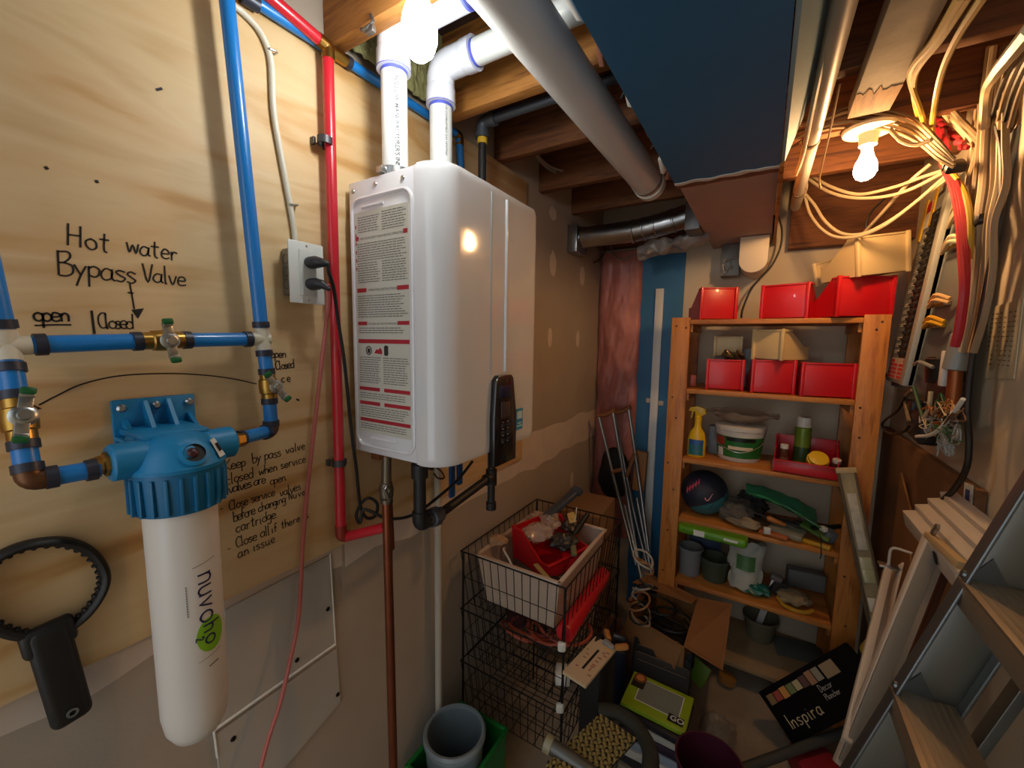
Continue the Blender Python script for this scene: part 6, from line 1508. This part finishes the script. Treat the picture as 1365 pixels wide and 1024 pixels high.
for k in range(7):
    c0 = Z(.70,822+rnd.uniform(-14,14),738+rnd.uniform(-22,22)); c0 = V((.545+rnd.uniform(-.02,.02),1.78+rnd.uniform(-.05,.05),.46+.05*k))
    wire('tangled_cable', [c0+V((.042*math.cos(t*.85+k),.045*math.sin(t*.85+k),.03*math.sin(t*.6+k*2))) for t in range(10)], .0045, (mat('cord_pale','a39c90',.5), M_cordk, mat('cord_tan','9a6d42',.5))[k % 3], ['white cord in the tangle behind the red tube','black cord in the tangle behind the red tube','tan cord in the tangle behind the red tube'][k % 3], 'cord', ['white cords behind the red tube','black cords behind the red tube','tan cords behind the red tube'][k % 3])
misc('tan_carton', (.40,1.80,.19), (.10,.12,.38), rz(.3), mat('carton_tan','5c4029',.8), 'brown carton on the floor below the tangled cords', 'carton', .004)
misc('blue_bottle', (.48,1.66,.20), (.06,.08,.40), rz(.3), mat('bottle_navy','101d3a',.4), 'dark navy container in the gap beside the cardboard box', 'container', .02)
for k in range(5):
    misc('small_battery', (.50+.022*k,1.29+.05*(k%2),.668+.006*k), (.02,.045,.018), rxyz(.1,.2,.6*k), mat('junk_%d' % (k % 3), ('1d1d1f','b0783c','8f8f8c')[k % 3], .4), ['black small part beside the booklet end','orange small part above the booklet','grey metal part above the booklet','black small part near the red tube end','orange small part near the red tube end'][k], 'part', .005)
bag('dark_bag', (.17,2.50,.86), (.10,.035,.20), rz(.1), mat('bag_black','191614',.7), 'black bag standing behind the crutches', 'bag', .10, 6, 9)
misc('wood_offcut', (.33,2.50,.93), (.07,.03,.25), rxyz(0,.05,0), mat('offcut_wood','9a6a3a',.7), 'wood offcut standing behind the crutches', 'wood', .003)
misc('pale_carton', (.17,1.98,.44), (.26,.3,.86), rz(.05), mat('pale_carton','8a6a4c',.8), 'tall brown carton against the wall behind the wire baskets', 'carton', .004)
# crutches
M_cr = mat('crutch_alu', 'a0a4a6', .32, .85)
M_crw = mat('crutch_wood', '8a5a34', .6)
def crutch(pA, pB, jA, jB, foot, label):
    T = thing('crutch', label, 'crutch', foot)
    m = MB(); m.tube(fillet([pA, jA, foot.lerp(jA,.35)], .08, 6), .0105, 10); m.obj('shaft', M_cr, T)
    m = MB(); m.tube(fillet([pB, jB, foot.lerp(jB,.35)], .08, 6), .0105, 10); m.obj('shaft', M_cr, T)
    m = MB(); m.cyl(foot+V((0,0,.02)), (jA+jB)/2, .011, seg=12); m.obj('leg', M_cr, T)
    d = (pB-pA); m = MB(); m.tube(catmull([pA-d*.12+V((0,0,.004)), pA.lerp(pB,.5)+V((0,0,-.006)), pB+d*.12+V((0,0,.008))],6), .014, 12); m.obj('arm_pad', M_crw, T)
    a, b = pA.lerp(jA,.62), pB.lerp(jB,.62); MB().cyl(a, b, .013, seg=14).obj('hand_grip', M_crw, T)
    MB().lathe([(.018,0),(.02,.01),(.012,.04)], foot, (0,0,1), 14).obj('rubber_tip', M_blk, T)
    m = MB()
    for k in range(4): m.lathe([(0,.003),(.004,.002),(.005,0)], foot.lerp((jA+jB)/2,.5+.1*k)+V((0,-.011,0)), (0,-1,0), 8)
    m.obj('adjust_button', M_steel, T)
yk = 2.42
crutch(Y(yk,798,554), Y(yk,817,549), Y(yk,828,676), Y(yk,838,672), Y(yk-.25,860,800), 'grey aluminium crutch leaning nearer the left wall')
crutch(Y(yk+.02,818,550), Y(yk+.02,838,545), Y(yk+.02,846,688), Y(yk+.02,852,640), Y(yk-.2,872,790), 'grey aluminium crutch leaning nearer the blue strip')

# ------------------------------------------------------------------ bottom edge: crate, bucket, folding chair
T = thing('green_crate', 'green plastic crate on the floor holding the grey bucket', 'crate', (.148,.96,0))
M_gc = mat('crate_green', '1d7a30', .4)
gx0, gx1, gy0, gy1, gz = .048, .252, .825, 1.098, .36
m = MB(); rim = [V((gx0,gy0,gz)),V((gx1,gy0,gz)),V((gx1,gy1,gz)),V((gx0,gy1,gz))]; bt = [V((p.x*.94+.009,p.y*.94+.058,.004)) for p in rim]
for k in range(4):
    a, b, c_, d_ = bt[k], bt[(k+1)%4], rim[(k+1)%4], rim[k]; n_ = (b-a).cross(d_-a).normalized()*-.004; m.prism([a,b,c_,d_], n_)
m.prism(bt, (0,0,.004)); m.obj('tub', M_gc, T, smooth=False)
m = MB()
for k in range(4):
    a, b = rim[k], rim[(k+1)%4]; m.box((a+b)/2, ((b-a).length+.012,.014,.014), align(b-a), .004)
m.obj('rim', M_gc, T)
bcx_ = Z(.44,600,968)
T = thing('grey_bucket', 'grey plastic bucket standing inside the green crate', 'bucket', (.146,.945,.012))
bx_, by_ = .146, .945
MB().lathe([(0,.0),(.076,0),(.096,.418),(.090,.418),(.071,.006),(0,.006)], (bx_,by_,.012), (0,0,1), 40).obj('body', mat('bucket_grey','6d7c84',.4), T)
m = MB(); m.lathe([(.094,.405),(.102,.405),(.103,.42),(.0975,.428),(.0895,.426),(.0895,.415)], (bx_,by_,.012), (0,0,1), 40, False); m.obj('rim', mat('bucket_rim','7f8d94',.4), T)
# folding chair with woven seat
T = thing('folding_chair', 'folded lawn chair with yellow and black woven seat', 'chair', (.6,1.18,0))
cz = .54
cs = [Z(cz,752,992),Z(cz,792,952),Z(cz,848,984),Z(cz,838,1040),Z(cz,785,1030)]
ctr = V((.60,1.16,cz)); e0 = (Z(cz,850,990)-Z(cz,765,985)).normalized(); 
p00, p10, p01 = Z(cz,757,990), Z(cz,800,1050), Z(cz,800,952)
u_ = Z(cz,848,985)-Z(cz,800,952); v_ = Z(cz,757,992)-Z(cz,800,952)
M_wy = mat('weave_yellow', '86743c', .6); M_wk = mat('weave_dark', '1d1712', .7)
ny, nx = 15, 13
MB().prism([p01-V((0,0,.01)),p01+u_-V((0,0,.01)),p01+u_+v_*1.6-V((0,0,.01)),p01+v_*1.6-V((0,0,.01))], (0,0,.005)).obj('seat_backing', M_wk, T, smooth=False)
m = MB()
for i in range(nx):
    P = []
    for j in range(ny*4+1):
        t = j/(ny*4); P.append(p01+u_*((i+.5)/nx)+v_*1.6*t+V((0,0,.003*math.sin(j*PI/2+i*PI))))
    m.tube(P, .0062, 6, flat=.5, up=(0,0,1))
ws = m.obj('woven_seat', M_wy, T)
m = MB(); 
for j in range(ny):
    P = [p01+u_*(i/(nx*2))+v_*1.6*((j+.5)/ny)+V((0,0,.0045*math.cos(i*PI/2+j*PI))) for i in range(nx*2+1)]
    m.tube(P, .0045, 6, flat=.5, up=(0,0,1))
m.obj('cross_weave', M_wk, T)
M_tubeg = mat('chair_tube', '5d5f5a', .4, .5)
m = MB(); e = Z(cz+.01,724,992); f_ = e+(p01+v_*1.6-p01-v_*.0).normalized()*0
a = Z(cz+.01,728,990); b = Z(cz-.02,815,1050); m.cyl(a, b, .021, seg=18); m.obj('frame_tube', M_tubeg, T)
m = MB(); dd = (a-b).normalized(); m.lathe([(.022,-.02),(.024,-.018),(.024,.002),(.016,.006),(0,.006)], a, dd, 20); c_ = m.obj('end_cap', mat('cap_cream','8f8a6d',.4), T); c_['label'] = 'cream end cap'
m = MB(); arc = [Z(cz,797,946),Z(cz,822,950),Z(cz,846,966),Z(cz,862,990),Z(cz,868,1015),Z(cz,862,1045)]; m.tube(catmull(arc,6), .023, 14, flat=.8); m.obj('padded_edge', mat('pad_dark','2a2c24',.8,var=.3,vscale=30), T)
for p in (a.lerp(b,.2), a.lerp(b,.8), arc[3], arc[1]):
    m = MB(); m.cyl((p.x,p.y,0),(p.x,p.y,cz), .011, seg=12); m.obj('leg', M_tubeg, T)
